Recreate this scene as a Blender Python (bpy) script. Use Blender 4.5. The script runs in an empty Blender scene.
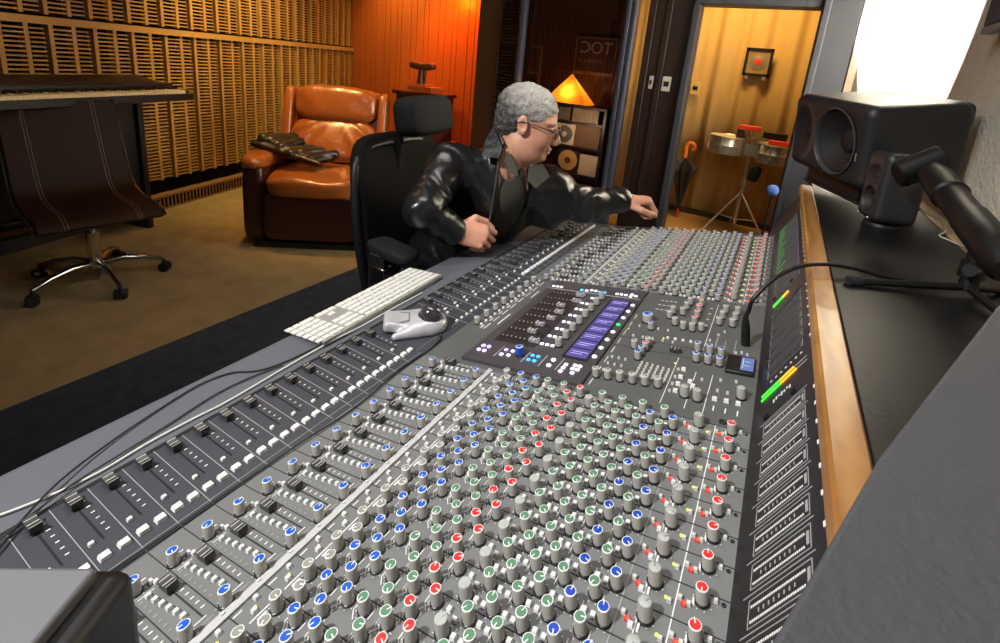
import bpy, bmesh, math, random
import numpy as np
from math import sin, cos, pi, radians, hypot
from mathutils import Vector, Matrix
random.seed(7)
SC = bpy.context.scene
COL = SC.collection

# ------------------------------------------------------------------ materials
def lin(c):
    out = []
    for x in c:
        x = x / 255.0
        out.append(x / 12.92 if x <= 0.04045 else ((x + 0.055) / 1.055) ** 2.4)
    return tuple(out) + (1.0,)

MATS = {}
def mat(name, rgb, rough=0.5, metal=0.0, noise=0.0, nscale=20.0, bump=0.0, bscale=60.0, emit=None, estr=0.0,
        spec=0.5, coat=0.0, rgb2=None, wave=None, sheen=0.0):
    if name in MATS:
        return MATS[name]
    m = bpy.data.materials.new(name)
    m.use_nodes = True
    nt = m.node_tree
    b = nt.nodes['Principled BSDF']
    b.inputs['Base Color'].default_value = lin(rgb)
    b.inputs['Roughness'].default_value = rough
    b.inputs['Metallic'].default_value = metal
    b.inputs['Specular IOR Level'].default_value = spec
    b.inputs['Coat Weight'].default_value = coat
    b.inputs['Sheen Weight'].default_value = sheen
    tc = nt.nodes.new('ShaderNodeTexCoord')
    if noise > 0 or rgb2:
        if wave:
            n = nt.nodes.new('ShaderNodeTexWave')
            n.inputs['Scale'].default_value = nscale
            n.inputs['Distortion'].default_value = wave[1]
            n.inputs['Detail'].default_value = 3
            n.bands_direction = wave[0]
            out = n.outputs['Fac']
        else:
            n = nt.nodes.new('ShaderNodeTexNoise')
            n.inputs['Scale'].default_value = nscale
            n.inputs['Detail'].default_value = 5
            out = n.outputs['Fac']
        nt.links.new(tc.outputs['Object'], n.inputs['Vector'])
        mx = nt.nodes.new('ShaderNodeMix')
        mx.data_type = 'RGBA'
        a = lin(rgb)
        if rgb2:
            c2 = lin(rgb2)
        else:
            c2 = tuple(x * (1 - noise) for x in a[:3]) + (1,)
        mx.inputs[6].default_value = c2
        mx.inputs[7].default_value = a
        nt.links.new(out, mx.inputs[0])
        nt.links.new(mx.outputs[2], b.inputs['Base Color'])
    if bump > 0:
        n2 = nt.nodes.new('ShaderNodeTexNoise')
        n2.inputs['Scale'].default_value = bscale
        n2.inputs['Detail'].default_value = 4
        nt.links.new(tc.outputs['Object'], n2.inputs['Vector'])
        bp = nt.nodes.new('ShaderNodeBump')
        bp.inputs['Strength'].default_value = bump
        bp.inputs['Distance'].default_value = 0.01
        nt.links.new(n2.outputs['Fac'], bp.inputs['Height'])
        nt.links.new(bp.outputs['Normal'], b.inputs['Normal'])
    if emit:
        b.inputs['Emission Color'].default_value = lin(emit)
        b.inputs['Emission Strength'].default_value = estr
    MATS[name] = m
    return m

def glass_mat(name, tint=(255, 255, 255), refl=0.08):
    m = bpy.data.materials.new(name)
    m.use_nodes = True
    nt = m.node_tree
    nt.nodes.remove(nt.nodes['Principled BSDF'])
    t = nt.nodes.new('ShaderNodeBsdfTransparent')
    t.inputs[0].default_value = lin(tint)
    g = nt.nodes.new('ShaderNodeBsdfGlossy')
    g.inputs['Roughness'].default_value = 0.02
    mx = nt.nodes.new('ShaderNodeMixShader')
    mx.inputs[0].default_value = refl
    nt.links.new(t.outputs[0], mx.inputs[1])
    nt.links.new(g.outputs[0], mx.inputs[2])
    nt.links.new(mx.outputs[0], nt.nodes['Material Output'].inputs[0])
    return m

# ------------------------------------------------------------------ mesh builder
def RX(a): return Matrix.Rotation(a, 3, 'X')
def RY(a): return Matrix.Rotation(a, 3, 'Y')
def RZ(a): return Matrix.Rotation(a, 3, 'Z')
I3 = Matrix.Identity(3)

def frame_to(d):
    d = Vector(d).normalized()
    return d.to_track_quat('Z', 'Y').to_matrix()

class MB:
    def __init__(s):
        s.v = []; s.f = []; s.m = []
    def add(s, verts, faces, m=0, R=None, loc=(0, 0, 0)):
        o = len(s.v)
        if R is None:
            s.v += [(x[0] + loc[0], x[1] + loc[1], x[2] + loc[2]) for x in verts]
        else:
            L = Vector(loc)
            s.v += [tuple(R @ Vector(x) + L) for x in verts]
        for k, f in enumerate(faces):
            s.f.append(tuple(i + o for i in f))
            s.m.append(m[k] if isinstance(m, (list, tuple)) else m)
        return s
    def box(s, c, d, m=0, R=None, R0=None, taper=(1, 1)):
        """centre c, full size d; R rotates about the box centre"""
        x, y, z = d[0] / 2, d[1] / 2, d[2] / 2
        a, b = taper
        vs = [(-x, -y, -z), (x, -y, -z), (x, y, -z), (-x, y, -z), (-x * a, -y * b, z), (x * a, -y * b, z), (x * a, y * b, z), (-x * a, y * b, z)]
        fs = [(3, 2, 1, 0), (4, 5, 6, 7), (0, 1, 5, 4), (1, 2, 6, 5), (2, 3, 7, 6), (3, 0, 4, 7)]
        return s.add(vs, fs, m, R, c)
    def cyl(s, p0, p1, r0, r1=None, seg=16, m=0, cap=True, mcap=None):
        r1 = r0 if r1 is None else r1
        p0 = Vector(p0); p1 = Vector(p1)
        M = frame_to(p1 - p0)
        vs = []
        for p, r in ((p0, r0), (p1, r1)):
            for i in range(seg):
                t = 2 * pi * i / seg
                vs.append(tuple(p + M @ Vector((r * cos(t), r * sin(t), 0))))
        fs = [(i, (i + 1) % seg, seg + (i + 1) % seg, seg + i) for i in range(seg)]
        ms = [m] * seg
        if cap:
            fs += [tuple(reversed(range(seg))), tuple(range(seg, 2 * seg))]
            ms += [m, m if mcap is None else mcap]
        return s.add(vs, fs, ms)
    def lathe(s, prof, seg=24, m=0, R=None, loc=(0, 0, 0), closed=True):
        """profile [(r, z)] or [(r, z, material)] about local z"""
        vs = []; fs = []; ms = []
        n = len(prof)
        for p in prof:
            for i in range(seg):
                t = 2 * pi * i / seg
                vs.append((p[0] * cos(t), p[0] * sin(t), p[1]))
        for j in range(n - 1):
            mm = prof[j][2] if len(prof[j]) > 2 else m
            for i in range(seg):
                k = (i + 1) % seg
                fs.append((j * seg + i, j * seg + k, (j + 1) * seg + k, (j + 1) * seg + i)); ms.append(mm)
        if closed:
            fs.append(tuple(reversed(range(seg)))); ms.append(prof[0][2] if len(prof[0]) > 2 else m)
            fs.append(tuple(range((n - 1) * seg, n * seg))); ms.append(prof[-1][2] if len(prof[-1]) > 2 else m)
        return s.add(vs, fs, ms, R, loc)
    def tube(s, pts, r, seg=8, m=0, smooth=0):
        P = [Vector(p) for p in pts]
        if smooth:
            P = catmull(P, smooth)
        n = len(P)
        rr = r if isinstance(r, (list, tuple)) else [r] * n
        if len(rr) != n:
            rr = [rr[min(len(rr) - 1, int(i * len(rr) / n))] for i in range(n)]
        up = Vector((0, 0, 1))
        vs = []
        t0 = (P[1] - P[0]).normalized()
        nx = t0.orthogonal().normalized()
        for i in range(n):
            t = (P[min(i + 1, n - 1)] - P[max(i - 1, 0)]).normalized()
            nx = (nx - t * nx.dot(t))
            nx = nx.normalized() if nx.length > 1e-8 else t.orthogonal().normalized()
            ny = t.cross(nx)
            for k in range(seg):
                a = 2 * pi * k / seg
                vs.append(tuple(P[i] + (nx * cos(a) + ny * sin(a)) * rr[i]))
        fs = []
        for i in range(n - 1):
            for k in range(seg):
                l = (k + 1) % seg
                fs.append((i * seg + k, i * seg + l, (i + 1) * seg + l, (i + 1) * seg + k))
        fs += [tuple(reversed(range(seg))), tuple(range((n - 1) * seg, n * seg))]
        return s.add(vs, fs, m)
    def prism(s, poly, a, b, axis='y', m=0, R=None, loc=(0, 0, 0)):
        """polygon of (p, q) extruded from a to b along axis; y: p=x q=z; z: p=x q=y; x: p=y q=z"""
        def mk(p, q, t):
            return {'y': (p, t, q), 'z': (p, q, t), 'x': (t, p, q)}[axis]
        n = len(poly)
        vs = [mk(p, q, a) for p, q in poly] + [mk(p, q, b) for p, q in poly]
        fs = [tuple(range(n)), tuple(reversed(range(n, 2 * n)))]
        fs += [((i + 1) % n, i, n + i, n + (i + 1) % n) for i in range(n)]
        return s.add(vs, fs, m, R, loc)
    def superbox(s, c, d, p=5.0, n=8, m=0, R=None, fn=None):
        """a pillow-like block: the p-norm ball of half sizes d/2; fn(x, y, z) in -1..1 may shift the vertices"""
        idx = {}; vs = []; fs = []
        def vid(i, j, k):
            key = (i, j, k)
            if key not in idx:
                q = [2.0 * t / n - 1 for t in key]
                q = [math.copysign(sin(abs(t) * pi / 2) ** 0.8 if abs(t) < 1 else 1.0, t) for t in q]
                L = sum(abs(t) ** p for t in q) ** (1 / p)
                q = [t / L for t in q]
                w = Vector((q[0] * d[0] / 2, q[1] * d[1] / 2, q[2] * d[2] / 2))
                if fn:
                    w = w + Vector(fn(*q))
                idx[key] = len(vs); vs.append(tuple(w))
            return idx[key]
        for a in range(n):
            for b in range(n):
                fs.append((vid(a, b, 0), vid(a, b + 1, 0), vid(a + 1, b + 1, 0), vid(a + 1, b, 0)))
                fs.append((vid(a, b, n), vid(a + 1, b, n), vid(a + 1, b + 1, n), vid(a, b + 1, n)))
                fs.append((vid(a, 0, b), vid(a + 1, 0, b), vid(a + 1, 0, b + 1), vid(a, 0, b + 1)))
                fs.append((vid(a, n, b), vid(a, n, b + 1), vid(a + 1, n, b + 1), vid(a + 1, n, b)))
                fs.append((vid(0, a, b), vid(0, a, b + 1), vid(0, a + 1, b + 1), vid(0, a + 1, b)))
                fs.append((vid(n, a, b), vid(n, a + 1, b), vid(n, a + 1, b + 1), vid(n, a, b + 1)))
        return s.add(vs, fs, m, R, c)
    def mesh(s, name, mats, sharp=40):
        me = bpy.data.meshes.new(name)
        me.from_pydata(s.v, [], s.f)
        for mm in mats:
            me.materials.append(mm)
        if len(mats) > 1:
            me.polygons.foreach_set('material_index', s.m)
        me.polygons.foreach_set('use_smooth', [True] * len(s.f))
        me.set_sharp_from_angle(angle=radians(sharp))
        me.update()
        return me

def catmull(P, k):
    out = []
    n = len(P)
    for i in range(n - 1):
        p0, p1, p2, p3 = P[max(i - 1, 0)], P[i], P[i + 1], P[min(i + 2, n - 1)]
        for j in range(k):
            t = j / k
            out.append(0.5 * ((2 * p1) + (p2 - p0) * t + (2 * p0 - 5 * p1 + 4 * p2 - p3) * t * t + (3 * p1 - p0 - 3 * p2 + p3) * t ** 3))
    out.append(P[-1])
    return out

ROOTLOC = {}
def link(name, me, parent=None, loc=(0, 0, 0), rot=None, bevel=0.0, kind=None):
    o = bpy.data.objects.new(name, me)
    COL.objects.link(o)
    if parent is not None:
        o.parent = parent
    o.location = loc
    if rot is not None:
        o.rotation_euler = rot
    if bevel:
        b = o.modifiers.new('bevel', 'BEVEL')
        b.width = bevel; b.segments = 2; b.limit_method = 'ANGLE'; b.angle_limit = radians(50)
    if kind:
        o['kind'] = kind
    return o

def wpos(o):
    p = Vector((0, 0, 0))
    while o is not None:
        p = p + Vector(o.location)
        o = o.parent
    return p

def part(name, mb, mats, root, bevel=0.0, sharp=40, kind=None, label=None):
    """mesh given in world coordinates (roots are never rotated before their parts exist)"""
    base = wpos(root)
    mb.v = [(x - base.x, y - base.y, z - base.z) for x, y, z in mb.v]
    mats = mats if isinstance(mats, (list, tuple)) else [mats]
    o = link(name, mb.mesh(name, mats, sharp), root, (0, 0, 0), None, bevel, kind)
    if label:
        o['label'] = label
    return o

def lpart(name, mb, mats, root, bevel=0.0, sharp=40, kind=None):
    """mesh given in the root's own coordinates"""
    mats = mats if isinstance(mats, (list, tuple)) else [mats]
    return link(name, mb.mesh(name, mats, sharp), root, (0, 0, 0), None, bevel, kind)

def tag(o, label, cat, group=None):
    o['label'] = label; o['category'] = cat
    if group:
        o['group'] = group
    return o

def thing(name, label, cat, loc=(0, 0, 0), rz=0.0, group=None):
    o = bpy.data.objects.new(name, None)
    o.empty_display_size = 0.05
    COL.objects.link(o)
    o.location = loc
    o.rotation_euler = (0, 0, rz)
    return tag(o, label, cat, group)

def single(name, mb, mats, label, cat, loc=(0, 0, 0), rot=None, group=None, bevel=0.0, sharp=40):
    mats = mats if isinstance(mats, (list, tuple)) else [mats]
    o = link(name, mb.mesh(name, mats, sharp), None, loc, rot, bevel)
    return tag(o, label, cat, group)

def struct(name, mb, mats, bevel=0.0, sharp=40):
    mats = mats if isinstance(mats, (list, tuple)) else [mats]
    o = link(name, mb.mesh(name, mats, sharp), None, (0, 0, 0), None, bevel)
    o['kind'] = 'structure'
    return o

# ------------------------------------------------------------------ distance-field sculpting (surface nets)
class Field:
    def __init__(s, lo, hi, h):
        s.lo = np.array(lo, float); s.h = h
        s.n = np.ceil((np.array(hi, float) - s.lo) / h).astype(int) + 1
        s.f = np.full(tuple(s.n), 0.06, np.float32)
        s.ax = [(s.lo[i] + h * np.arange(s.n[i])).astype(np.float32) for i in range(3)]
    def block(s, lo, hi):
        a = np.clip(np.floor((np.array(lo) - s.lo) / s.h).astype(int), 0, s.n)
        b = np.clip(np.ceil((np.array(hi) - s.lo) / s.h).astype(int) + 1, 0, s.n)
        sl = tuple(slice(int(a[i]), int(b[i])) for i in range(3))
        X = s.ax[0][sl[0]][:, None, None]; Y = s.ax[1][sl[1]][None, :, None]; Z = s.ax[2][sl[2]][None, None, :]
        return sl, X, Y, Z
    def merge(s, sl, d, k, op):
        a = s.f[sl]
        if op == 'sub':
            d = -d
            if k > 0:
                hh = np.clip(0.5 - 0.5 * (a - d) / k, 0, 1)
                r = a * (1 - hh) + d * hh + k * hh * (1 - hh)
            else:
                r = np.maximum(a, d)
        elif op == 'and':
            r = np.maximum(a, d)
        else:
            if k > 0:
                hh = np.clip(0.5 + 0.5 * (a - d) / k, 0, 1)
                r = a * (1 - hh) + d * hh - k * hh * (1 - hh)
            else:
                r = np.minimum(a, d)
        s.f[sl] = r
    def cap(s, a, b, ra, rb=None, k=0.015, op='add', fold=None):
        rb = ra if rb is None else rb
        a = np.array(a, float); b = np.array(b, float)
        mg = max(ra, rb) + k + 0.045
        sl, X, Y, Z = s.block(np.minimum(a, b) - mg, np.maximum(a, b) + mg)
        u = b - a; L2 = float(u @ u) + 1e-12
        t = np.clip(((X - a[0]) * u[0] + (Y - a[1]) * u[1] + (Z - a[2]) * u[2]) / L2, 0, 1)
        d = np.sqrt((X - a[0] - t * u[0]) ** 2 + (Y - a[1] - t * u[1]) ** 2 + (Z - a[2] - t * u[2]) ** 2) - (ra + (rb - ra) * t)
        if fold:
            amp, freq, tw = fold
            q = t * math.sqrt(L2)
            d = d + amp * np.sin(freq * q + tw * np.sin(31 * X + 11) + tw * np.sin(27 * Y + 23 * Z)) * np.sin(13 * X + 17 * Z + 9 * Y + freq)
        s.merge(sl, d, k, op)
        return s
    def ell(s, c, r, R=None, k=0.015, op='add'):
        c = np.array(c, float); r = np.array(r, float)
        mg = float(r.max()) + k + 0.045
        sl, X, Y, Z = s.block(c - mg, c + mg)
        x, y, z = X - c[0], Y - c[1], Z - c[2]
        if R is not None:
            R = np.array(R)
            x, y, z = (R[0, 0] * x + R[1, 0] * y + R[2, 0] * z, R[0, 1] * x + R[1, 1] * y + R[2, 1] * z, R[0, 2] * x + R[1, 2] * y + R[2, 2] * z)
        k0 = np.sqrt((x / r[0]) ** 2 + (y / r[1]) ** 2 + (z / r[2]) ** 2)
        k1 = np.sqrt((x / r[0] ** 2) ** 2 + (y / r[1] ** 2) ** 2 + (z / r[2] ** 2) ** 2) + 1e-9
        s.merge(sl, k0 * (k0 - 1) / k1, k, op)
        return s
    def rbox(s, c, d, rad, R=None, k=0.0, op='add'):
        c = np.array(c, float); hd = np.array(d, float) / 2 - rad
        mg = float(np.linalg.norm(d)) / 2 + k + 0.04
        sl, X, Y, Z = s.block(c - mg, c + mg)
        x, y, z = X - c[0], Y - c[1], Z - c[2]
        if R is not None:
            R = np.array(R)
            x, y, z = (R[0, 0] * x + R[1, 0] * y + R[2, 0] * z, R[0, 1] * x + R[1, 1] * y + R[2, 1] * z, R[0, 2] * x + R[1, 2] * y + R[2, 2] * z)
        qx, qy, qz = np.abs(x) - hd[0], np.abs(y) - hd[1], np.abs(z) - hd[2]
        o = np.sqrt(np.maximum(qx, 0) ** 2 + np.maximum(qy, 0) ** 2 + np.maximum(qz, 0) ** 2)
        i = np.minimum(np.maximum(qx, np.maximum(qy, qz)), 0)
        s.merge(sl, o + i - rad, k, op)
        return s
    def fn(s, lo, hi, g, op='disp'):
        sl, X, Y, Z = s.block(lo, hi)
        if op == 'disp':
            s.f[sl] = s.f[sl] + g(X, Y, Z)
        else:
            s.merge(sl, g(X, Y, Z) + 0 * s.f[sl], 0, op)
        return s
    def mb(s, m=0):
        f = s.f
        f[0] = f[-1] = 0.05; f[:, 0] = f[:, -1] = 0.05; f[:, :, 0] = f[:, :, -1] = 0.05
        neg = f < 0
        cnt = np.zeros(tuple(s.n - 1), np.int8)
        for dx in (0, 1):
            for dy in (0, 1):
                for dz in (0, 1):
                    cnt += neg[dx:neg.shape[0] - 1 + dx, dy:neg.shape[1] - 1 + dy, dz:neg.shape[2] - 1 + dz]
        cells = np.argwhere((cnt > 0) & (cnt < 8))
        lut = np.full(cnt.shape, -1, np.int32)
        lut[cells[:, 0], cells[:, 1], cells[:, 2]] = np.arange(len(cells))
        acc = np.zeros((len(cells), 3)); num = np.zeros(len(cells))
        corners = [(a, b, c) for a in (0, 1) for b in (0, 1) for c in (0, 1)]
        vals = {q: f[cells[:, 0] + q[0], cells[:, 1] + q[1], cells[:, 2] + q[2]] for q in corners}
        for q in corners:
            for ax in range(3):
                if q[ax] == 0:
                    r = list(q); r[ax] = 1; r = tuple(r)
                    v0, v1 = vals[q], vals[r]
                    hit = (v0 < 0) != (v1 < 0)
                    t = np.where(hit, v0 / np.where(hit, v0 - v1, 1), 0)
                    p = np.tile(np.array(q, float), (len(cells), 1)); p[:, ax] += t
                    acc[hit] += p[hit]; num[hit] += 1
        V = s.lo + s.h * (cells + acc / num[:, None])
        faces = []
        for ax in range(3):
            b, c = (ax + 1) % 3, (ax + 2) % 3
            sl0 = [slice(None)] * 3; sl1 = [slice(None)] * 3
            sl0[ax] = slice(0, -1); sl1[ax] = slice(1, None)
            e = np.argwhere(neg[tuple(sl0)] != neg[tuple(sl1)])
            e = e[(e[:, b] > 0) & (e[:, c] > 0) & (e[:, b] < s.n[b] - 1) & (e[:, c] < s.n[c] - 1)]
            if not len(e):
                continue
            def cell(ob, oc):
                q = e.copy(); q[:, b] += ob; q[:, c] += oc
                return lut[q[:, 0], q[:, 1], q[:, 2]]
            quad = np.stack([cell(-1, -1), cell(0, -1), cell(0, 0), cell(-1, 0)], 1)
            inside = neg[e[:, 0], e[:, 1], e[:, 2]]
            quad[~inside] = quad[~inside][:, ::-1]
            faces.append(quad)
        F = np.concatenate(faces) if faces else np.zeros((0, 4), int)
        F = F[(F >= 0).all(1)]
        o = MB()
        o.v = [tuple(x) for x in V.tolist()]
        o.f = [tuple(x) for x in F.tolist()]
        o.m = [m] * len(o.f)
        return o
# ------------------------------------------------------------------ the room
EYE = 1.42
M_ochre = mat('ochre slats', (172, 128, 62), 0.6, noise=0.35, nscale=9)
M_slatback = mat('dark slat backing', (14, 8, 6), 0.95, spec=0.1)
M_brownwood = mat('brown wood', (74, 52, 36), 0.55, noise=0.4, nscale=6)
M_darkwood = mat('dark stained wood', (44, 29, 24), 0.45, noise=0.4, nscale=5)
M_black = mat('black plastic', (16, 16, 18), 0.45)
M_blackmatte = mat('black cloth', (14, 14, 15), 0.9)
M_carpet = mat('tan carpet', (156, 136, 100), 0.95, rgb2=(112, 95, 66), nscale=7, bump=0.5, bscale=260, spec=0.1)
M_darkfloor = mat('dark blue floor', (62, 66, 77), 0.95, rgb2=(36, 39, 46), nscale=18, bump=0.5, bscale=260, spec=0.1)
M_drumfloor = mat('tan studio floor', (170, 128, 72), 0.7, noise=0.2, nscale=4)
M_plaster = mat('rough plaster', (206, 198, 180), 0.9, noise=0.12, nscale=12, bump=0.9, bscale=55)
M_ceiling = mat('ceiling paint', (90, 82, 74), 0.9)
M_boothwall = mat('booth wall', (66, 36, 24), 0.7, noise=0.3, nscale=3)
M_bluemetal = mat('blue grey painted frame', (70, 76, 98), 0.4, noise=0.2, nscale=8)
M_postblue = mat('dark blue grey post', (52, 55, 66), 0.55, noise=0.3, nscale=5)
M_trimtan = mat('tan trim', (150, 128, 112), 0.6, noise=0.15, nscale=6)
M_woodtrim = mat('varnished oak', (164, 116, 60), 0.38, rgb2=(140, 94, 45), nscale=9, wave=('X', 6.0), coat=0.15)
M_orangewood = mat('orange wood panelling', (178, 104, 48), 0.5, rgb2=(150, 82, 34), nscale=14, wave=('X', 3.0))
M_groove = mat('panel groove', (60, 28, 12), 0.8)
M_white = mat('white plastic', (225, 225, 222), 0.45)
M_offwhite = mat('grey white plastic', (196, 196, 188), 0.5)

# floors
struct('floor', MB().box((-4.4, 1.0, -0.02), (4.2, 8.4, 0.04)), M_carpet)
struct('floor', MB().box((-0.65, 0.65, -0.02), (3.3, 7.3, 0.04)), M_darkfloor)  # floor on the console side, coloured dark blue-grey
struct('floor', MB().box((-0.65, 5.1, -0.02), (3.3, 1.6, 0.04)), M_drumfloor)
struct('ceiling', MB().box((-2.6, 1.4, 2.88), (7.6, 9.2, 0.06)), M_ceiling)

# left wall: slatted acoustic panels, 17 degrees off the console's line
TD = Vector((-sin(radians(17)), cos(radians(17)), 0)); TN = Vector((TD.y, -TD.x, 0)); TP = Vector((-4.24, 1.79, 0))
TR = Matrix(((TD.x, TN.x, 0), (TD.y, TN.y, 0), (0, 0, 1)))
mb = MB()
def tb(t0, t1, n0, n1, z0, z1, m):
    mb.box(TP + TD * (t0 + t1) / 2 + TN * (n0 + n1) / 2 + Vector((0, 0, (z0 + z1) / 2)), (t1 - t0, n1 - n0, z1 - z0), m, TR)
tb(-4.5, 3.0, -0.10, -0.055, 0, 2.85, 1)
for i in range(-22, 23):
    t0 = i * 0.13
    odd = i % 2
    for z0, z1, back in ((0.235, 1.372, 0.0), (1.432, 2.5, 0.018)):
        tb(t0 - 0.012, t0 + 0.012, -0.055, 0.0 - back, z0, z1, 0)
        if not odd:
            a, b, n0, n1 = t0 + 0.012, t0 + 0.118, -0.052, -0.003 - back
        else:
            a, b, n0, n1 = t0 + 0.026, t0 + 0.104, -0.054, -0.016 - back
        z = z0 + 0.012
        while z < z1 - 0.01:
            tb(a, b, n0, n1, z, z + 0.0095, 0)
            z += 0.0273
tb(-3.0, 2.98, -0.055, 0.014, 1.372, 1.418, 0)
tb(-3.0, 2.98, -0.055, 0.006, 2.5, 2.85, 0)
struct('wall_left', mb, [M_ochre, M_slatback])
mb = MB()
tb(-3.0, 2.98, -0.055, 0.03, 0.0, 0.012, 0); tb(-3.0, 2.98, -0.055, 0.03, 0.098, 0.115, 0); tb(-3.0, 2.98, -0.055, 0.02, 0.012, 0.098, 1)
t = -1.5
while t < 2.95:
    tb(t, t + 0.012, -0.04, 0.028, 0.012, 0.098, 0); t += 0.034
struct('baseboard_left', mb, [mat('dull ochre', (120, 86, 46), 0.7), M_slatback])

# back wall: orange wood panelling
mb = MB()
mb.box((-4.15, 4.66, 1.42), (2.4, 0.12, 2.86), 0)
x = -5.3
k = 0
while x < -2.98:
    w = (0.11, 0.07, 0.15, 0.09)[k % 4]; k += 1
    mb.box((x + w / 2, 4.594, 1.42), (w - 0.008, 0.012, 2.86), 0); mb.box((x + w, 4.5985, 1.42), (0.008, 0.004, 2.86), 1)
    x += w
struct('wall_back', mb, [M_orangewood, M_groove])
mb = MB().box((-2.82, 4.45, 1.42), (0.25, 0.34, 2.86), 0)
struct('trim_1', mb, M_brownwood, bevel=0.006)
# louvred column
mb = MB().box((-2.57, 4.42, 1.42), (0.24, 0.2, 2.86), 1)
z = 0.05
while z < 2.8:
    mb.box((-2.575, 4.305, z), (0.2, 0.05, 0.012), 0, RX(radians(-25))); z += 0.032
mb.box((-2.685, 4.30, 1.42), (0.02, 0.06, 2.86), 0); mb.box((-2.46, 4.30, 1.42), (0.02, 0.06, 2.86), 0)
struct('trim_2', mb, [M_darkwood, M_slatback])

# glazed booth: pane, blue frame, interior
mb = MB().box((-1.35, 4.31, 1.42), (0.10, 0.09, 2.86), 0).box((-1.372, 4.262, 1.42), (0.030, 0.012, 2.86), 0).box((-1.32, 4.262, 1.42), (0.03, 0.012, 2.86), 0)
mb.box((-1.92, 4.31, 2.62), (1.06, 0.09, 0.10), 0).box((-1.92, 4.31, 0.06), (1.06, 0.09, 0.12), 0).box((-2.43, 4.31, 1.42), (0.04, 0.09, 2.86), 0)
wf = struct('window_1', mb, M_bluemetal, bevel=0.004)
g = link('pane', MB().box((-1.92, 4.315, 1.34), (0.96, 0.008, 2.46)).mesh('pane', [glass_mat('booth glass', (215, 215, 225), 0.06)]), wf)
mb = MB().box((-2.2, 5.56, 1.42), (1.6, 0.08, 2.86), 0)
struct('wall_booth', mb, M_boothwall)
struct('wall_booth', MB().box((-3.0, 5.1, 1.42), (0.08, 1.0, 2.86), 0), M_boothwall)
mb = MB(); pv = Vector((-1.78, 5.52, 0)) - Vector((-1.40, 4.36, 0)); ang = math.atan2(pv.y, pv.x)
mb.box((-1.59, 4.94, 1.42), (pv.length, 0.06, 2.86), 0, RZ(ang))
struct('wall_partition', mb, M_boothwall)
# dark wood wall with the doorway
mb = MB().box((-0.995, 4.36, 1.42), (0.41, 0.14, 2.86), 0).box((-0.36, 4.36, 2.45), (0.90, 0.14, 0.80), 0)
mb.box((-1.17, 4.282, 1.42), (0.06, 0.02, 2.86), 0).box((-1.03, 4.284, 1.42), (0.05, 0.016, 2.86), 0)
struct('wall_doorway', mb, M_darkwood, bevel=0.004)
mb = MB().box((-0.805, 4.34, 1.02), (0.05, 0.2, 2.04), 0).box((-0.36, 4.34, 2.065), (0.92, 0.2, 0.05), 0)
struct('door_1', mb, M_postblue, bevel=0.004)
mb = MB().box((0.195, 4.32, 1.42), (0.25, 0.22, 2.86), 0)
mb.box((0.10, 4.2, 1.42), (0.05, 0.03, 2.86), 0)
struct('trim_3', mb, M_postblue, bevel=0.01)
struct('trim_4', MB().box((0.345, 4.27, 1.42), (0.05, 0.14, 2.86), 0), M_trimtan, bevel=0.004)
struct('wall_right', MB().prism([(0.368, 4.22), (0.54, 3.98), (0.56, 3.98), (0.56, 4.40), (0.368, 4.40)], 0.0, 2.85, 'z'), M_plaster)
# plaster wall behind the console
struct('wall_right', MB().box((0.585, 1.3, 1.42), (0.10, 6.0, 2.86), 0), M_plaster)
# drum room
n = 160; vs = []; fs = []
for j in range(2):
    for i in range(n):
        x = -1.78 + 2.3 * i / (n - 1)
        vs.append((x, 5.50 + 0.025 * sin(x * 21) + 0.012 * sin(x * 47 + 1), 0.02 + 2.8 * j))
fs = [(i, i + 1, n + i + 1, n + i) for i in range(n - 1)]
M_curtain = mat('amber curtain', (206, 168, 104), 0.85, noise=0.22, nscale=2.2)
cu = MB().add(vs, fs)
ob = single('curtain', cu, M_curtain, 'amber full height curtain hanging across the back of the drum room', 'curtain', sharp=80)
sm = ob.modifiers.new('thick', 'SOLIDIFY'); sm.thickness = 0.006
struct('wall_drum_room', MB().box((-0.6, 5.62, 1.42), (2.5, 0.08, 2.86), 0), M_trimtan)
struct('wall_drum_room', MB().box((0.44, 4.98, 1.42), (0.08, 1.3, 2.86), 0), M_trimtan)
struct('baseboard_drum_room', MB().box((-0.65, 5.44, 0.03), (2.0, 0.02, 0.06), 0), M_darkwood)

# ------------------------------------------------------------------ light
def lamp(name, kind, loc, power, color=(1, 1, 1), target=None, size=0.2, angle=60, blend=0.3, sizey=None):
    L = bpy.data.lights.new(name, kind)
    L.energy = power; L.color = color
    if kind == 'AREA':
        L.size = size
        if sizey:
            L.shape = 'RECTANGLE'; L.size_y = sizey
    elif kind == 'SPOT':
        L.spot_size = radians(angle); L.spot_blend = blend; L.shadow_soft_size = size
    else:
        L.shadow_soft_size = size
    o = bpy.data.objects.new(name, L)
    COL.objects.link(o)
    o.location = loc
    if target is not None:
        d = Vector(target) - Vector(loc)
        o.rotation_euler = d.to_track_quat('-Z', 'Y').to_euler()
    return o
lamp('console_key', 'SPOT', (-1.15, -0.85, 2.62), 320, (1.0, 0.98, 0.96), (-0.30, 0.62, 0.85), 0.10, 62, 0.8)
lamp('console_light', 'AREA', (-0.75, 0.85, 2.70), 20, (1.0, 0.97, 0.94), (-0.35, 0.85, 0.8), 0.45, sizey=1.6)
lamp('wall_spot', 'SPOT', (-0.62, 3.38, 1.97), 1300, (1.0, 0.98, 0.92), (0.53, 3.38, 1.96), 0.01, 84, 0.05)
lamp('panel_spot', 'SPOT', (-3.30, 4.34, 2.70), 420, (1.0, 0.17, 0.01), (-3.34, 4.57, 1.2), 0.03, 84, 0.9)
lamp('panel_spot_glow', 'POINT', (-3.36, 4.46, 2.03), 3.4, (1.0, 0.36, 0.02), None, 0.02)
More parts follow.
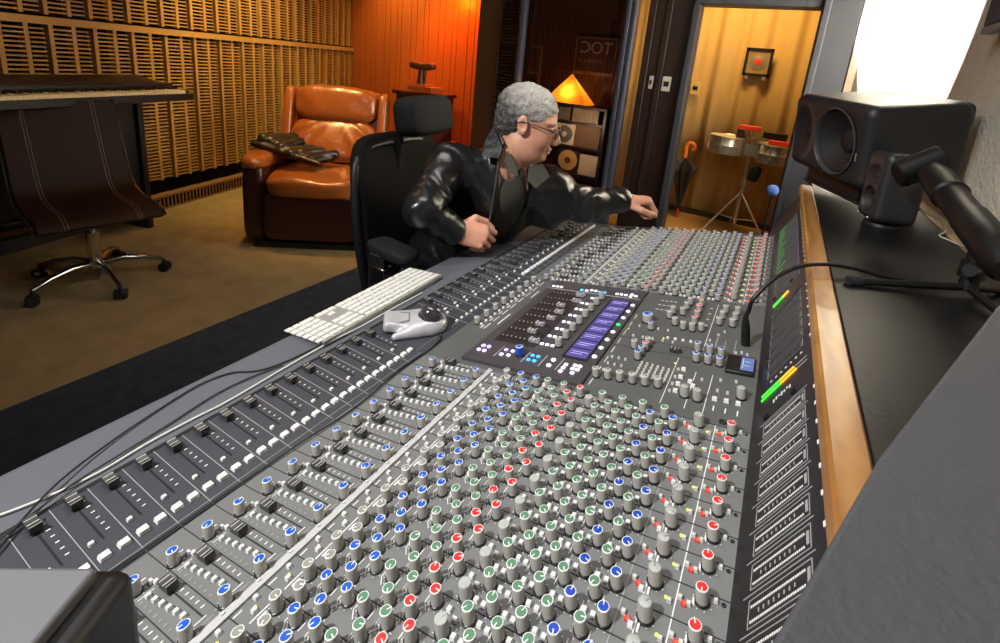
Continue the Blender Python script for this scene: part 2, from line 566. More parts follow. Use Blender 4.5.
lamp('panel_wash', 'SPOT', (-4.15, 3.85, 2.80), 150, (1.0, 0.50, 0.12), (-4.25, 4.6, 1.3), 0.06, 90, 0.9)
lamp('lounge_spot', 'SPOT', (-3.08, 2.05, 2.78), 190, (1.0, 0.54, 0.17), (-3.10, 2.62, 0.6), 0.05, 54, 0.85)
lamp('slat_wall_spot', 'SPOT', (-3.62, 2.75, 2.80), 270, (1.0, 0.74, 0.28), (-4.55, 2.75, 1.25), 0.08, 84, 0.9)
lamp('lounge_fill', 'AREA', (-2.9, 2.0, 2.78), 10, (1.0, 0.60, 0.26), (-3.4, 2.7, 0.5), 1.0)
lamp('drum_room_light', 'AREA', (-0.50, 4.56, 2.72), 40, (1.0, 0.66, 0.24), (-0.50, 5.5, 0.8), 0.5)
lamp('pyramid_glow', 'POINT', (-2.24, 5.22, 1.15), 5.0, (1.0, 0.62, 0.20), None, 0.03)
lamp('booth_fill', 'POINT', (-1.95, 4.70, 0.85), 16.0, (1.0, 0.68, 0.40), None, 0.06)  # added fill with no visible fitting, brightens the records on the shelf
W = bpy.data.worlds.new('room air'); SC.world = W; W.use_nodes = True
W.node_tree.nodes['Background'].inputs[0].default_value = (0.9, 0.85, 0.8, 1)
W.node_tree.nodes['Background'].inputs[1].default_value = 0.03

# ------------------------------------------------------------------ camera
cam = bpy.data.cameras.new('camera')
co = bpy.data.objects.new('camera', cam); COL.objects.link(co)
cam.sensor_fit = 'HORIZONTAL'; cam.sensor_width = 36; cam.lens = 477.139591 * 36 / 1000
cam.shift_x = -(522.952 - 500) / 1000
cam.shift_y = (185.465 - 321.5) / 1000
cam.clip_start = 0.01
RC = [(0.870, 0.484, 0.099), (0.202, -0.167, -0.965), (-0.450, 0.859, -0.243)]
yw, pt, rl = 0.482476765, 0.245897719, 0.101898503
c_, s_ = cos(yw), sin(yw); Ry_ = np.array([[c_, 0, s_], [0, 1, 0], [-s_, 0, c_]])
c_, s_ = cos(pt), sin(pt); Rx_ = np.array([[1, 0, 0], [0, c_, -s_], [0, s_, c_]])
c_, s_ = cos(rl), sin(rl); Rz_ = np.array([[c_, -s_, 0], [s_, c_, 0], [0, 0, 1]])
CM = Rz_ @ Rx_ @ Ry_ @ np.array([[1, 0, 0], [0, 0, -1], [0, 1, 0]], float)
mw = Matrix.Identity(4)
for i in range(3):
    mw[i][0] = CM[0][i]; mw[i][1] = -CM[1][i]; mw[i][2] = -CM[2][i]
mw[2][3] = EYE
co.matrix_world = mw
SC.camera = co
SC.view_settings.view_transform = 'Standard'
SC.view_settings.look = 'None'
SC.view_settings.gamma = 1.0
SC.view_settings.use_curve_mapping = False
SC.view_settings.exposure = 0.0
# ------------------------------------------------------------------ the mixing console
TA = radians(11); TB = radians(66)
CA, SA, CB, SB = cos(TA), sin(TA), cos(TB), sin(TB)
def PT(u, y, h=0.0): return (-0.57 + u * CA - h * SA, y, 0.80 + u * SA + h * CA)
def MT(v, y, h=0.0): return (0.0504 + v * CB - h * SB, y, 0.9206 + v * SB + h * CB)
RP = RY(-TA); RM = RY(-TB)
PITCH = 0.0395
NEAR = [0.7175 - PITCH * (k + 1) for k in range(15)]
FAR = [1.205 + PITCH * k for k in range(16)]
Y0, Y1 = 0.105, 1.850

M_panel = mat('grey console panel', (116, 118, 118), 0.48, noise=0.10, nscale=5, metal=0.15)
M_master = mat('grey centre panel', (92, 94, 94), 0.48, noise=0.08, nscale=5, metal=0.15)
M_fpanel = mat('charcoal fader panel', (58, 60, 67), 0.45, noise=0.12, nscale=6)
M_arm = mat('slate armrest', (88, 90, 97), 0.55, noise=0.10, nscale=4)
M_print = mat('white print', (222, 222, 220), 0.6)
M_printdim = mat('dim print', (150, 151, 150), 0.6)
M_line = mat('dark seam', (40, 41, 42), 0.7)
M_slot = mat('black slot', (8, 8, 8), 0.8)
M_meter = mat('meter panel', (31, 28, 31), 0.35, noise=0.1, nscale=8)
M_knob = mat('grey knob', (158, 156, 150), 0.36)
M_skirt = mat('black knob skirt', (14, 14, 14), 0.35)
M_blue = mat('blue cap', (24, 84, 186), 0.4)
M_dblue = mat('deep blue cap', (24, 66, 172), 0.4)
M_green = mat('green cap', (84, 128, 98), 0.45)
M_red = mat('red cap', (226, 42, 44), 0.4)
M_greycap = mat('grey cap', (136, 136, 130), 0.45)
M_palecap = mat('pale grey cap', (168, 173, 168), 0.45)
M_ring = mat('cap ring', (222, 226, 222), 0.5)
M_fader = mat('dark fader cap', (52, 52, 52), 0.35)
M_silver = mat('silver fader cap', (190, 188, 196), 0.25, metal=0.6)
M_strip = mat('white writing strip', (176, 177, 177), 0.5)
M_taupe = mat('control module plate', (70, 66, 70), 0.4, noise=0.1, nscale=8)
M_well = mat('dark fader well', (40, 33, 32), 0.5)
M_screen = mat('violet display', (74, 68, 120), 0.25, emit=(98, 92, 170), estr=0.42)
M_lcd = mat('blue display', (60, 70, 110), 0.2, emit=(120, 140, 200), estr=0.6)
def glow(n, c, s): return mat(n, c, 0.4, emit=c, estr=s)
M_lred = glow('red light', (255, 60, 40), 2.2)
M_lyel = glow('yellow light', (214, 224, 60), 1.1)
M_lgrn = glow('green light', (70, 235, 60), 1.3)
M_lorg = glow('orange light', (255, 170, 40), 1.4)
M_lwht = glow('white lit button', (240, 240, 255), 1.1)
M_lcyan = glow('cyan lit button', (60, 170, 245), 1.5)
M_lvio = glow('violet lit button', (210, 190, 255), 1.0)
M_lteal = glow('green lit button', (40, 220, 120), 1.2)

con = thing('mixing_console', 'large grey studio mixing console covered in coloured knobs and faders', 'mixing console', (-0.37, 0.98, 0.0))
CL = Vector(con.location)

# body, pedestals, armrest, end cheeks
mb = MB().prism([(-0.84, 0.735), (-0.70, 0.69), (-0.50, 0.60), (0.132, 0.60), (0.132, 1.035), (0.122, 1.03), (0.075, 0.905), (-0.555, 0.782), (-0.84, 0.785)], Y0 + 0.004, Y1 - 0.004, 'y')
part('console_body', mb, M_black, con)
for yy in (0.22, 0.98, 1.72):
    part('pedestal', MB().box((-0.16, yy, 0.30), (0.36, 0.10, 0.62), 0).box((-0.2, yy, 0.02), (0.55, 0.12, 0.04), 0), M_black, con, bevel=0.006)
mb = MB()
mb.prism([(-0.852, 0.792), (-0.846, 0.7985), (-0.836, 0.8005), (-0.735, 0.8005), (-0.735, 0.780), (-0.84, 0.775), (-0.852, 0.782)], Y0 - 0.02, Y1 + 0.02, 'y')
part('armrest', mb, M_arm, con, sharp=60)
for yy in (Y0 - 0.02, Y1):
    mb = MB().prism([(-0.735, 0.72), (-0.735, 0.803), (-0.572, 0.803), (PT(0.632, 0)[0], PT(0.632, 0, 0.004)[2]), (0.112, 1.058), (0.115, 0.60), (-0.5, 0.60)], yy, yy + 0.02, 'y')
    part('end_cheek', mb, M_postblue, con, bevel=0.003)

# fader panel with its engraving
mb = MB().box((-0.6485, (Y0 + Y1) / 2, 0.793), (0.173, Y1 - Y0, 0.014), 0)
def fb(x0, x1, y0, y1, m, z=0.8003, h=0.0006):
    mb.box(((x0 + x1) / 2, (y0 + y1) / 2, z), (x1 - x0, y1 - y0, h), m)
fb(-0.737, -0.730, Y0, Y1, 3)
fb(-0.567, -0.562, Y0, Y1, 3)
CENT = [0.8765 + 0.0413 * i for i in range(8)]
cells = [y for y in NEAR] + [y for y in FAR] + CENT
for y in cells:
    fb(-0.730, -0.572, y - 0.0004, y + 0.0004, 2)
    ys = y + 0.020
    fb(-0.716, -0.632, ys - 0.0011, ys + 0.0011, 3)
    fb(-0.722, -0.714, ys + 0.004, ys + 0.010, 2)
    for j in range(6):
        fb(-0.712 + 0.0135 * j, -0.7105 + 0.0135 * j, ys + 0.0065, ys + 0.0105, 1)
    fb(-0.640, -0.6385, ys - 0.013, ys - 0.008, 2)
fb(-0.583, -0.5822, Y0, 0.7175, 2); fb(-0.583, -0.5822, 1.205, Y1, 2); fb(-0.595, -0.5944, 0.7175, 1.205, 2)
part('fader_panel', mb, [M_fpanel, M_print, M_printdim, M_slot], con)

# ---- control panel (tilted) and its printing
COLS = [(0.048, 0, 'blue'), (0.156, 0, 'blue'), (0.213, 1, 'grey'), (0.227, 0, 'grey'), (0.244, 1, 'blue'), (0.261, 0, 'blue'), (0.276, 1, 'blue'),
        (0.300, 1, 'green'), (0.317, 0, 'green'), (0.332, 1, 'green'), (0.347, 0, 'red'), (0.363, 1, 'red'), (0.387, 0, 'pale'),
        (0.404, 1, 'green'), (0.421, 0, 'green'), (0.439, 1, 'green'), (0.455, 0, 'green'), (0.473, 1, 'green'),
        (0.490, 0, 'dblue'), (0.508, 1, 'green'), (0.525, 0, 'dblue'), (0.560, 1, 'big'), (0.607, 1, 'red')]
TT = (0.0075, 0.0285)
mb = MB()
def pb(u0, u1, y0, y1, m, h=0.0005, z=0.0):
    mb.box(PT((u0 + u1) / 2, (y0 + y1) / 2, z + h / 2), (abs(u1 - u0), abs(y1 - y0), h), m, RP)
def pline(u0, y0, u1, y1, w, m, h=0.0005):
    L = hypot(u1 - u0, y1 - y0); a = math.atan2(y1 - y0, u1 - u0)
    mb.box(PT((u0 + u1) / 2, (y0 + y1) / 2, h / 2), (L, w, h), m, RP @ RZ(a))
mb.box(PT(0.3165, (Y0 + Y1) / 2, -0.006), (0.633, Y1 - Y0, 0.012), 0, RP)
pb(0.0, 0.633, 0.7175, 1.205, 4, 0.0003)
for n_, y in enumerate(NEAR + FAR):
    near = n_ < 15
    pb(0.0, 0.633, y - 0.0005, y + 0.0005, 3, 0.0006)
    pb(0.069, 0.146, y + 0.0268, y + 0.0284, 3, 0.0007)
    for j in range(7):
        pb(0.071 + 0.0105 * j, 0.0725 + 0.0105 * j, y + 0.0315, y + 0.0355, 1)
        pb(0.066 + 0.0105 * j, 0.0675 + 0.0105 * j, y + 0.0035, y + 0.0065, 2)
    pb(0.036, 0.0375, y + 0.012, y + 0.022, 1); pb(0.058, 0.059, y + 0.004, y + 0.024, 2); pb(0.061, 0.062, y + 0.004, y + 0.020, 1)
    pb(0.148, 0.1492, y + 0.018, y + 0.030, 1); pb(0.155, 0.156, y + 0.022, y + 0.034, 2)
    pb(0.178, 0.1795, y + 0.001, y + 0.011, 1); pb(0.199, 0.2005, y + 0.006, y + 0.034, 1); pb(0.203, 0.2055, y + 0.012, y + 0.022, 1)
    # brackets linking the equaliser knobs
    for (a, b) in ((4, 5), (5, 6), (7, 8), (8, 9), (9, 10), (10, 11)):
        ua, ta, ub, tb_ = COLS[a][0], TT[COLS[a][1]], COLS[b][0], TT[COLS[b][1]]
        s = 1 if tb_ > ta else -1
        pline(ua + 0.004, y + ta + s * 0.010, ub - 0.003, y + tb_ - s * 0.0005, 0.0011, 1)
        pline(ua + 0.002, y + ta + s * 0.006, ua + 0.004, y + ta + s * 0.010, 0.0011, 1)
        pb(ub - 0.009, ub - 0.0078, y + ta - 0.005, y + ta + 0.007, 1)
        for uq, tq in ((ua, ta), (ub, tb_)):
            pb(uq - 0.0131, uq - 0.0121, y + tq - 0.004, y + tq + 0.008, 1)
            pline(uq - 0.0126, y + tq - 0.004, uq - 0.006, y + tq - 0.0115, 0.0010, 1)
        pb(ua + 0.0045, ua + 0.0056, y + tb_ - 0.004, y + tb_ + 0.004, 2)
        pb(ua + 0.007, ua + 0.0076, y + tb_ - 0.006, y + tb_ + 0.001, 1)
    for (u, w) in ((0.397, 0.014), (0.413, 0.012), (0.430, 0.014), (0.447, 0.012), (0.464, 0.014), (0.481, 0.012), (0.499, 0.014), (0.516, 0.012)):
        t = 0.004 if int(u * 1000) % 2 else 0.020
        pb(u, u + 0.0011, y + t, y + t + w, 1)
    for u in (0.5335, 0.5525, 0.583):
        pb(u - 0.0006, u + 0.0006, y + 0.001, y + 0.0385, 1 if u > 0.55 else 2)
    if near:
        for (u, c, kind) in COLS:
            t = TT[c]
            for q in range(8):
                an = pi * (0.15 + 0.243 * q)
                pb(u + 0.0098 * cos(an) - 0.0005, u + 0.0098 * cos(an) + 0.0005, y + t + 0.0098 * sin(an) - 0.0005, y + t + 0.0098 * sin(an) + 0.0005, 1)
# centre section: seams and print
for u0, u1, y in ((0.355, 0.633, 0.905), (0.355, 0.53, 0.945), (0.355, 0.633, 0.7175), (0.0, 0.633, 1.205)):
    pb(u0, u1, y - 0.0006, y + 0.0006, 3, 0.0006)
for u, y0_, y1_ in ((0.530, 0.945, 1.185), (0.492, 0.74, 0.90), (0.531, 0.74, 0.86), (0.560, 0.74, 0.86)):
    pb(u - 0.0006, u + 0.0006, y0_, y1_, 1)
for j in range(8):
    pb(0.040, 0.043, 0.868 + 0.0413 * j, 0.884 + 0.0413 * j, 1); pb(0.050, 0.0525, 0.868 + 0.0413 * j, 0.898 + 0.0413 * j, 1)
    pb(0.362, 0.3635, 0.745 + 0.042 * j, 0.770 + 0.042 * j, 1)
pb(0.068, 0.0715, 0.90, 0.96, 1); pb(0.068, 0.071, 1.07, 1.12, 1)
for j in range(3):
    for i in range(4):
        pb(0.395 + 0.011 * i, 0.402 + 0.011 * i, 1.110 + 0.028 * j, 1.113 + 0.028 * j, 1)
for j in range(4):
    pb(0.515, 0.521, 1.06 + 0.032 * j, 1.063 + 0.032 * j, 1)
for i in range(3):
    pb(0.573 + 0.018 * i, 0.575 + 0.018 * i, 0.752, 0.766, 1)
pb(0.5488, 0.5512, 0.965, 1.01, 2); pb(0.585, 0.587, 0.955, 1.01, 2); pb(0.566, 0.5675, 0.955, 1.0, 2)
part('control_panel', mb, [M_panel, M_print, M_printdim, M_line, M_master], con)
for a, b in ((Y0, 0.7175), (1.205, Y1)):
    part('writing_strip', MB().box(PT(0.1685, (a + b) / 2, 0.0015), (0.0105, b - a, 0.003), 0, RP), M_strip, con)

# ---- knobs
def knob_mesh(name, cap, r=0.0064, h=0.0185, body=M_knob, ring=M_ring, base=1.02):
    k = MB()
    k.lathe([(r * 1.20, 0.0, 1), (r * 1.20, 0.0022, 1), (r * base, 0.0028, 0), (r * base, 0.004, 0), (r * 0.98, h - 0.0008, 2), (r * 0.93, h, 2), (r * 0.80, h + 0.0001, 3), (r * 0.78, h + 0.0002, 3)], 18)
    k.box((r * 0.55, 0, h + 0.0004), (r * 0.85, 0.0011, 0.0006), 2, RZ(0.0))
    return k.mesh(name, [body, M_skirt, ring, cap], 35)
KM = {'blue': knob_mesh('blue_knob', M_blue), 'dblue': knob_mesh('blue_knob', M_dblue), 'green': knob_mesh('green_knob', M_green),
      'red': knob_mesh('red_knob', M_red), 'grey': knob_mesh('grey_knob', M_greycap),
      'pale': knob_mesh('grey_knob', M_palecap, 0.0070, 0.0185, ring=M_palecap), 'big': knob_mesh('grey_knob', M_palecap, 0.0074, 0.0195, ring=M_greycap)}
KN = {'blue': 'blue_knob', 'dblue': 'blue_knob', 'green': 'green_knob', 'red': 'red_knob', 'grey': 'grey_knob', 'pale': 'grey_knob', 'big': 'grey_knob'}
CAMP = Vector((0, 0, EYE))
def put(name, me, p, rot, kind=None):
    o = bpy.data.objects.new(name, me); COL.objects.link(o); o.parent = con
    o.location = Vector(p) - CL
    if rot: o.rotation_euler = rot
    if kind: o['kind'] = kind
    return o
def scatter(items, limit=100):
    """items: (name, mesh, position, rotation). The nearest ones become parts of their own, the rest one part"""
    by = {}
    for it in items:
        by.setdefault(it[0], []).append(it)
    for nm, L in by.items():
        L.sort(key=lambda q: (Vector(q[2]) - CAMP).length)
        for q in L[:limit]:
            put(nm, q[1], q[2], q[3])
        rest = L[limit:]
        if rest:
            bm = bmesh.new(); mats = []
            for q in rest:
                t = q[1].copy()
                for mm in t.materials:
                    if mm not in mats: mats.append(mm)
                ix = [mats.index(mm) for mm in t.materials]
                src = np.zeros(len(t.polygons), np.int32); t.polygons.foreach_get('material_index', src)
                t.polygons.foreach_set('material_index', np.array(ix, np.int32)[src])
                E = Matrix.Translation(Vector(q[2]) - CL)
                if q[3]:
                    from mathutils import Euler
                    E = E @ Euler(q[3]).to_matrix().to_4x4()
                t.transform(E)
                bm.from_mesh(t); bpy.data.meshes.remove(t)
            me = bpy.data.meshes.new(nm); bm.to_mesh(me); bm.free()
            for mm in mats: me.materials.append(mm)
            o = bpy.data.objects.new(nm, me); COL.objects.link(o); o.parent = con; o['kind'] = 'stuff'
PR = (0, -TA, 0)
def kpos(u, y): return PT(u, y, 0.0)
items = []
rnd = random.Random(3)
def prot():
    return tuple((RP @ RZ(rnd.uniform(-2.2, 2.2))).to_euler())
for y in NEAR + FAR:
    for (u, c, kind) in COLS:
        items.append((KN[kind], KM[kind], PT(u, y + TT[c]), prot()))
# centre section knobs
ck = [('grey', 0.022, 0.884 + 0.042 * i) for i in range(8)]
ck += [('grey', u, y) for u, y in ((0.438, 1.071), (0.456, 1.040), (0.477, 1.025), (0.496, 1.024), (0.514, 1.031), (0.462, 1.10), (0.465, 1.135), (0.468, 1.165), (0.440, 1.10), (0.545, 1.075), (0.548, 1.11), (0.551, 1.145), (0.572, 1.075), (0.575, 1.11), (0.577, 1.145))]
ck += [('red', 0.495, 1.060), ('red', 0.495, 1.095), ('red', 0.494, 1.130), ('red', 0.494, 1.165), ('red', 0.425, 0.905)]
ck += [('dblue', u, y) for u, y in ((0.521, 0.941), (0.544, 0.939), (0.566, 0.933), (0.525, 0.898), (0.546, 0.898), (0.567, 0.898), (0.420, 0.865), (0.422, 0.885), (0.412, 1.0))]
ck += [('grey', 0.366 + 0.0225 * i, 0.775 + 0.002 * i) for i in range(6)]
ck += [('grey', 0.402, 0.905), ('grey', 0.425, 0.925)]
ck += [('big', 0.526, 0.775), ('big', 0.547, 0.772), ('big', 0.612, 0.805)]
for kd, u, y in ck:
    items.append((KN[kd], KM[kd], PT(u, y, 0.0003), prot()))
items.append(('blue_knob', knob_mesh('blue_knob', M_blue, 0.0115, 0.021), PT(0.396, 1.035), PR))
scatter(items, 100)

# ---- push buttons
def button_mesh(name, m, sx=0.0056, sy=0.0056, h=0.0040):
    return MB().box((0, 0, h / 2), (sx, sy, h), 0, taper=(0.82, 0.82)).mesh(name, [m], 30)
BW = button_mesh('push_button', M_white); BS = button_mesh('push_button', M_offwhite, 0.0046, 0.0046); BT = button_mesh('push_button', M_white, 0.0026, 0.009, 0.0012)
BB = button_mesh('push_button', M_white, 0.0060, 0.0046)
items = []
for y in NEAR + FAR:
    L = [(0.0675 + 0.0122 * i, 0.0120 + 0.0012 * i, BW) for i in range(6)]
    L += [(0.050, 0.0215, BB), (0.0565, 0.0245, BB), (0.166, 0.0375, BS), (0.181, 0.025, BB), (0.193, 0.0155, BW), (0.289, 0.034, BW), (0.293, 0.030, BW), (0.380, 0.028, BW), (0.391, 0.022, BB)]
    for u in (0.404, 0.439, 0.473, 0.508):
        L += [(u - 0.0045, 0.0085, BW), (u + 0.0055, 0.0075, BW)]
    for u in (0.421, 0.455):
        L += [(u - 0.0045, 0.0290, BW), (u + 0.0055, 0.0275, BW)]
    L += [(0.490, 0.0180, BT), (0.525, 0.0180, BT), (0.5395, 0.0235, BS), (0.549, 0.0145, BW), (0.556, 0.0165, BT), (0.563, 0.0375, BT), (0.5775, 0.0145, BS), (0.5865, 0.0225, BS), (0.5955, 0.0195, BS), (0.599, 0.0255, BT), (0.6105, 0.0375, BS), (0.619, 0.034, BS)]
    for u, t, me in L:
        items.append(('push_button', me, PT(u, y + t, 0.0004), PR))
for i in range(6):
    for j in range(5):
        items.append(('push_button', BS, PT(0.432 + 0.0105 * i, 0.806 + 0.0115 * j - 0.0015 * i, 0.0004), PR))
for i in range(5):
    items.append(('push_button', BB, PT(0.455 + 0.0157 * i, 0.971, 0.0004), PR))
for i in range(9):
    items.append(('push_button', BS, PT(0.372 + 0.0135 * (i % 3), 0.80 + 0.026 * (i // 3), 0.0004), PR))
    items.append(('push_button', BS, PT(0.385 + 0.021 * (i % 5), 0.955 + 0.05 * (i // 5), 0.0004), PR))
BX = button_mesh('push_button', M_white, 0.0085, 0.0070, 0.005)
for y in (0.782, 0.805, 0.829, 0.857):
    items.append(('push_button', BX, PT(0.509, y, 0.0004), PR)); items.append(('push_button', BS, PT(0.500, y - 0.003, 0.0004), PR))
for u, y in ((0.534, 0.808), (0.573, 0.783), (0.591, 0.784), (0.609, 0.784), (0.527, 0.82)):
    items.append(('push_button', BX, PT(u, y, 0.0004), PR))
for u, y in ((0.574, 0.81), (0.590, 0.809), (0.545, 0.835), (0.575, 0.845), (0.600, 0.85), (0.60, 0.96), (0.59, 0.955), (0.61, 0.955), (0.537, 0.99), (0.55, 1.02), (0.56, 1.04)):
    items.append(('push_button', BS, PT(u, y, 0.0004), PR))
scatter(items, 100)
items = []
FW = button_mesh('channel_button', M_white, 0.0105, 0.0125, 0.005); FS = button_mesh('channel_button', M_white, 0.0055, 0.0062, 0.004)
for y in NEAR + FAR:
    items += [('channel_button', FW, (-0.604, y + 0.0105, 0.8003), None), ('channel_button', FW, (-0.604, y + 0.0300, 0.8003), None), ('channel_button', FS, (-0.634, y + 0.0085, 0.8003), None)]
for i in range(16):
    items.append(('channel_button', FS, (-0.598, 0.868 + 0.0206 * i, 0.8003), None))
for i in range(8):
    items.append(('channel_button', FS, (-0.640, 0.886 + 0.0413 * i, 0.8003), None)); items.append(('channel_button', FS, (-0.655, 0.895 + 0.0413 * i, 0.8003), None))
    items.append(('channel_button', FS, PT(0.034, 0.884 + 0.0413 * i), PR)); items.append(('channel_button', FS, PT(0.034, 0.904 + 0.0413 * i), PR))
scatter(items, 100)
# ---- faders
def fader_mesh(name, lx, ly, h, m, mline):
    k = MB()
    k.prism([(-lx / 2, 0.002), (-lx / 2 * 0.98, h), (-lx * 0.18, h * 0.72), (lx * 0.18, h * 0.72), (lx / 2 * 0.98, h), (lx / 2, 0.002)], -ly / 2, ly / 2, 'y', 0)
    k.box((0, 0, h * 0.72 + 0.0002), (0.0012, ly * 0.96, 0.0006), 1)
    for s in (-1, 1):
        k.box((s * lx * 0.33, 0, h * 0.875), (0.0009, ly * 0.98, 0.0006), 1, RY(-s * 0.72))
    k.box((0, 0, -0.001), (0.003, 0.0018, 0.006), 0)
    return k.mesh(name, [m, mline], 30)
FB = fader_mesh('fader', 0.0225, 0.0125, 0.0125, M_fader, M_offwhite)
FC = fader_mesh('fader', 0.0205, 0.0115, 0.0115, M_fader, M_offwhite)
items = []
for y in NEAR:
    items.append(('fader', FB, (-0.713, y + 0.020, 0.8006), None))
for i, y in enumerate(CENT):
    items.append(('fader', FB, (-0.713 if i < 7 else -0.665, y + 0.020, 0.8006), None))
farx = [-0.713, -0.668, -0.668, -0.668, -0.668, -0.668, -0.68, -0.66, -0.69, -0.672, -0.66, -0.68, -0.668, -0.67, -0.69, -0.7]
for x, y in zip(farx, FAR):
    items.append(('fader', FB, (x, y + 0.020, 0.8006), None))
for n_, y in enumerate(NEAR + FAR):
    items.append(('fader', FC, PT(0.078 if n_ < 15 else 0.085 + 0.03 * rnd.random(), y + 0.0276, 0.0006), PR))
for u, y in ((0.481, 0.918),):
    items.append(('fader', FC, PT(u, y, 0.0006), PR))
scatter(items, 100)
# ---- lights
LEDM = {k: MB().lathe([(0.0017, 0.0), (0.0017, 0.0008), (0.0012, 0.0016), (0.0005, 0.002)], 10).mesh(k, [m]) for k, m in (('red_light', M_lred), ('yellow_light', M_lyel), ('green_light', M_lgrn))}
REDB = button_mesh('red_button', mat('red button', (206, 66, 58), 0.4), 0.0048, 0.0048, 0.003)
items = []
for n_, y in enumerate(NEAR + FAR):
    items += [('red_light', LEDM['red_light'], PT(0.546, y + 0.0178, 0.0032), PR), ('red_light', LEDM['red_light'], PT(0.592, y + 0.0168, 0.0032), PR), ('yellow_light', LEDM['yellow_light'], PT(0.5735, y + 0.0175, 0.0004), PR), ('yellow_light', LEDM['yellow_light'], PT(0.189, y + 0.019, 0.0004), PR)]
    items += [('red_button', REDB, PT(0.544, y + 0.0192, 0.0003), PR), ('red_button', REDB, PT(0.5905, y + 0.0182, 0.0003), PR)]
for u, y in ((0.365, 0.985), (0.447, 0.968), (0.49, 0.875)):
    items.append(('yellow_light', LEDM['yellow_light'], PT(u, y, 0.0004), PR))
scatter(items, 100)

# ---- central control module with its displays
mb = MB()
U0, U1, V0, V1, HM = 0.088, 0.353, 0.730, 1.198, 0.007
def PB(u0, u1, y0, y1, m, z0, z1):
    mb.box(PT((u0 + u1) / 2, (y0 + y1) / 2, (z0 + z1) / 2), (u1 - u0, y1 - y0, z1 - z0), m, RP)
PB(U0, U1, V0, V1, 0, 0, HM)
PB(0.112, 0.2125, 0.817, 1.128, 1, HM, HM + 0.0004)
for i in range(8):
    yc = 0.838 + 0.0381 * i
    PB(0.116, 0.206, yc - 0.001, yc + 0.001, 2, HM + 0.0003, HM + 0.0008)
    for j in range(7):
        PB(0.118 + 0.011 * j, 0.1195 + 0.011 * j, yc + 0.006, yc + 0.011, 3, HM + 0.0003, HM + 0.0008)
PB(0.280, 0.336, 0.806, 1.118, 2, HM, HM + 0.0005)
for u in (0.150, 0.214, 0.253, 0.290):
    PB(u - 0.0005, u + 0.0005, 0.757, 0.800, 3, HM, HM + 0.0005)
PB(U0 + 0.002, U1 - 0.002, 1.137, 1.138, 3, HM, HM + 0.0005)
part('control_module', mb, [M_taupe, M_well, M_slot, M_print], con, bevel=0.0015)
SCRM = MB().box((0, 0, 0), (0.044, 0.0315, 0.0016), 0).box((0.002, 0.004, 0.0009), (0.034, 0.0006, 0.0003), 1).box((-0.004, -0.004, 0.0009), (0.026, 0.0006, 0.0003), 1).mesh('display', [M_screen, M_lvio])
SFM = fader_mesh('module_fader', 0.0215, 0.0125, 0.0105, M_silver, M_white)
RND = {}
for k, m in (('lit_button', M_lwht), ('cyan_button', M_lcyan), ('green_button', M_lteal), ('violet_button', M_lvio)):
    RND[k] = MB().lathe([(0.0050, 0.0), (0.0050, 0.0016), (0.0042, 0.0024), (0.002, 0.0026)], 16).mesh(k, [m])
    RND[k + 's'] = MB().box((0, 0, 0.0012), (0.0075, 0.0062, 0.0024), 0, taper=(.9, .9)).mesh(k, [m])
ENC = knob_mesh('encoder_knob', M_knob, 0.0075, 0.018, ring=M_knob)
sf = (0.203, 0.179, 0.179, 0.189, 0.192, 0.180, 0.206, 0.200)
for i in range(8):
    yc = 0.838 + 0.0381 * i
    put('module_fader', SFM, PT(sf[i], yc, HM + 0.0008), PR)
    put('encoder_knob', ENC, PT(0.258, yc + 0.006, HM), PR)
    put('display', SCRM, PT(0.3085, yc - 0.008, HM + 0.0012), PR)
    put('green_button' if i == 4 else 'lit_button', RND['green_button' if i == 4 else 'lit_button'], PT(0.3425, yc - 0.008, HM), PR)
    for j in range(3):
        if i == 7 and j == 0: continue
        put('lit_button', RND['lit_buttons'], PT(0.2205 + 0.0125 * j, yc + 0.001, HM), PR)
put('cyan_button', RND['cyan_buttons'], PT(0.205, 1.118, HM), PR)
for u, y, k in ((0.106, 0.768, 'violet_button'), (0.106, 0.786, 'violet_button'), (0.120, 0.768, 'violet_button'), (0.120, 0.786, 'violet_button'), (0.162, 0.768, 'violet_button'), (0.162, 0.788, 'violet_buttons'),
                (0.178, 0.788, 'lit_buttons'), (0.178, 0.770, 'lit_buttons'), (0.225, 0.770, 'cyan_buttons'), (0.225, 0.788, 'cyan_buttons'), (0.238, 0.788, 'cyan_buttons'), (0.238, 0.770, 'cyan_buttons'),
                (0.272, 0.788, 'lit_button'), (0.272, 0.766, 'lit_button'), (0.302, 0.781, 'lit_buttons'), (0.302, 0.768, 'lit_buttons'), (0.302, 0.755, 'lit_buttons'), (0.320, 0.785, 'lit_buttons'), (0.320, 0.772, 'lit_buttons'), (0.330, 0.785, 'lit_buttons'), (0.330, 0.772, 'lit_buttons'), (0.325, 0.758, 'lit_buttons'),
                (0.100, 1.152, 'lit_buttons'), (0.112, 1.152, 'lit_buttons'), (0.124, 1.152, 'lit_buttons'), (0.186, 1.150, 'cyan_button'), (0.200, 1.150, 'lit_buttons'), (0.212, 1.156, 'lit_buttons'), (0.224, 1.156, 'lit_buttons'), (0.236, 1.152, 'cyan_buttons'), (0.250, 1.152, 'cyan_button'),
                (0.284, 1.154, 'lit_buttons'), (0.296, 1.154, 'lit_buttons'), (0.308, 1.154, 'lit_buttons'), (0.322, 1.162, 'lit_buttons'), (0.322, 1.148, 'lit_buttons'), (0.334, 1.155, 'lit_buttons')):
    put(k.rstrip('s') if k.endswith('ns') else k, RND[k], PT(u, y, HM), PR)
put('encoder_knob', knob_mesh('encoder_knob', M_blue, 0.008, 0.02, body=M_dblue), PT(0.200, 0.780, HM), PR)
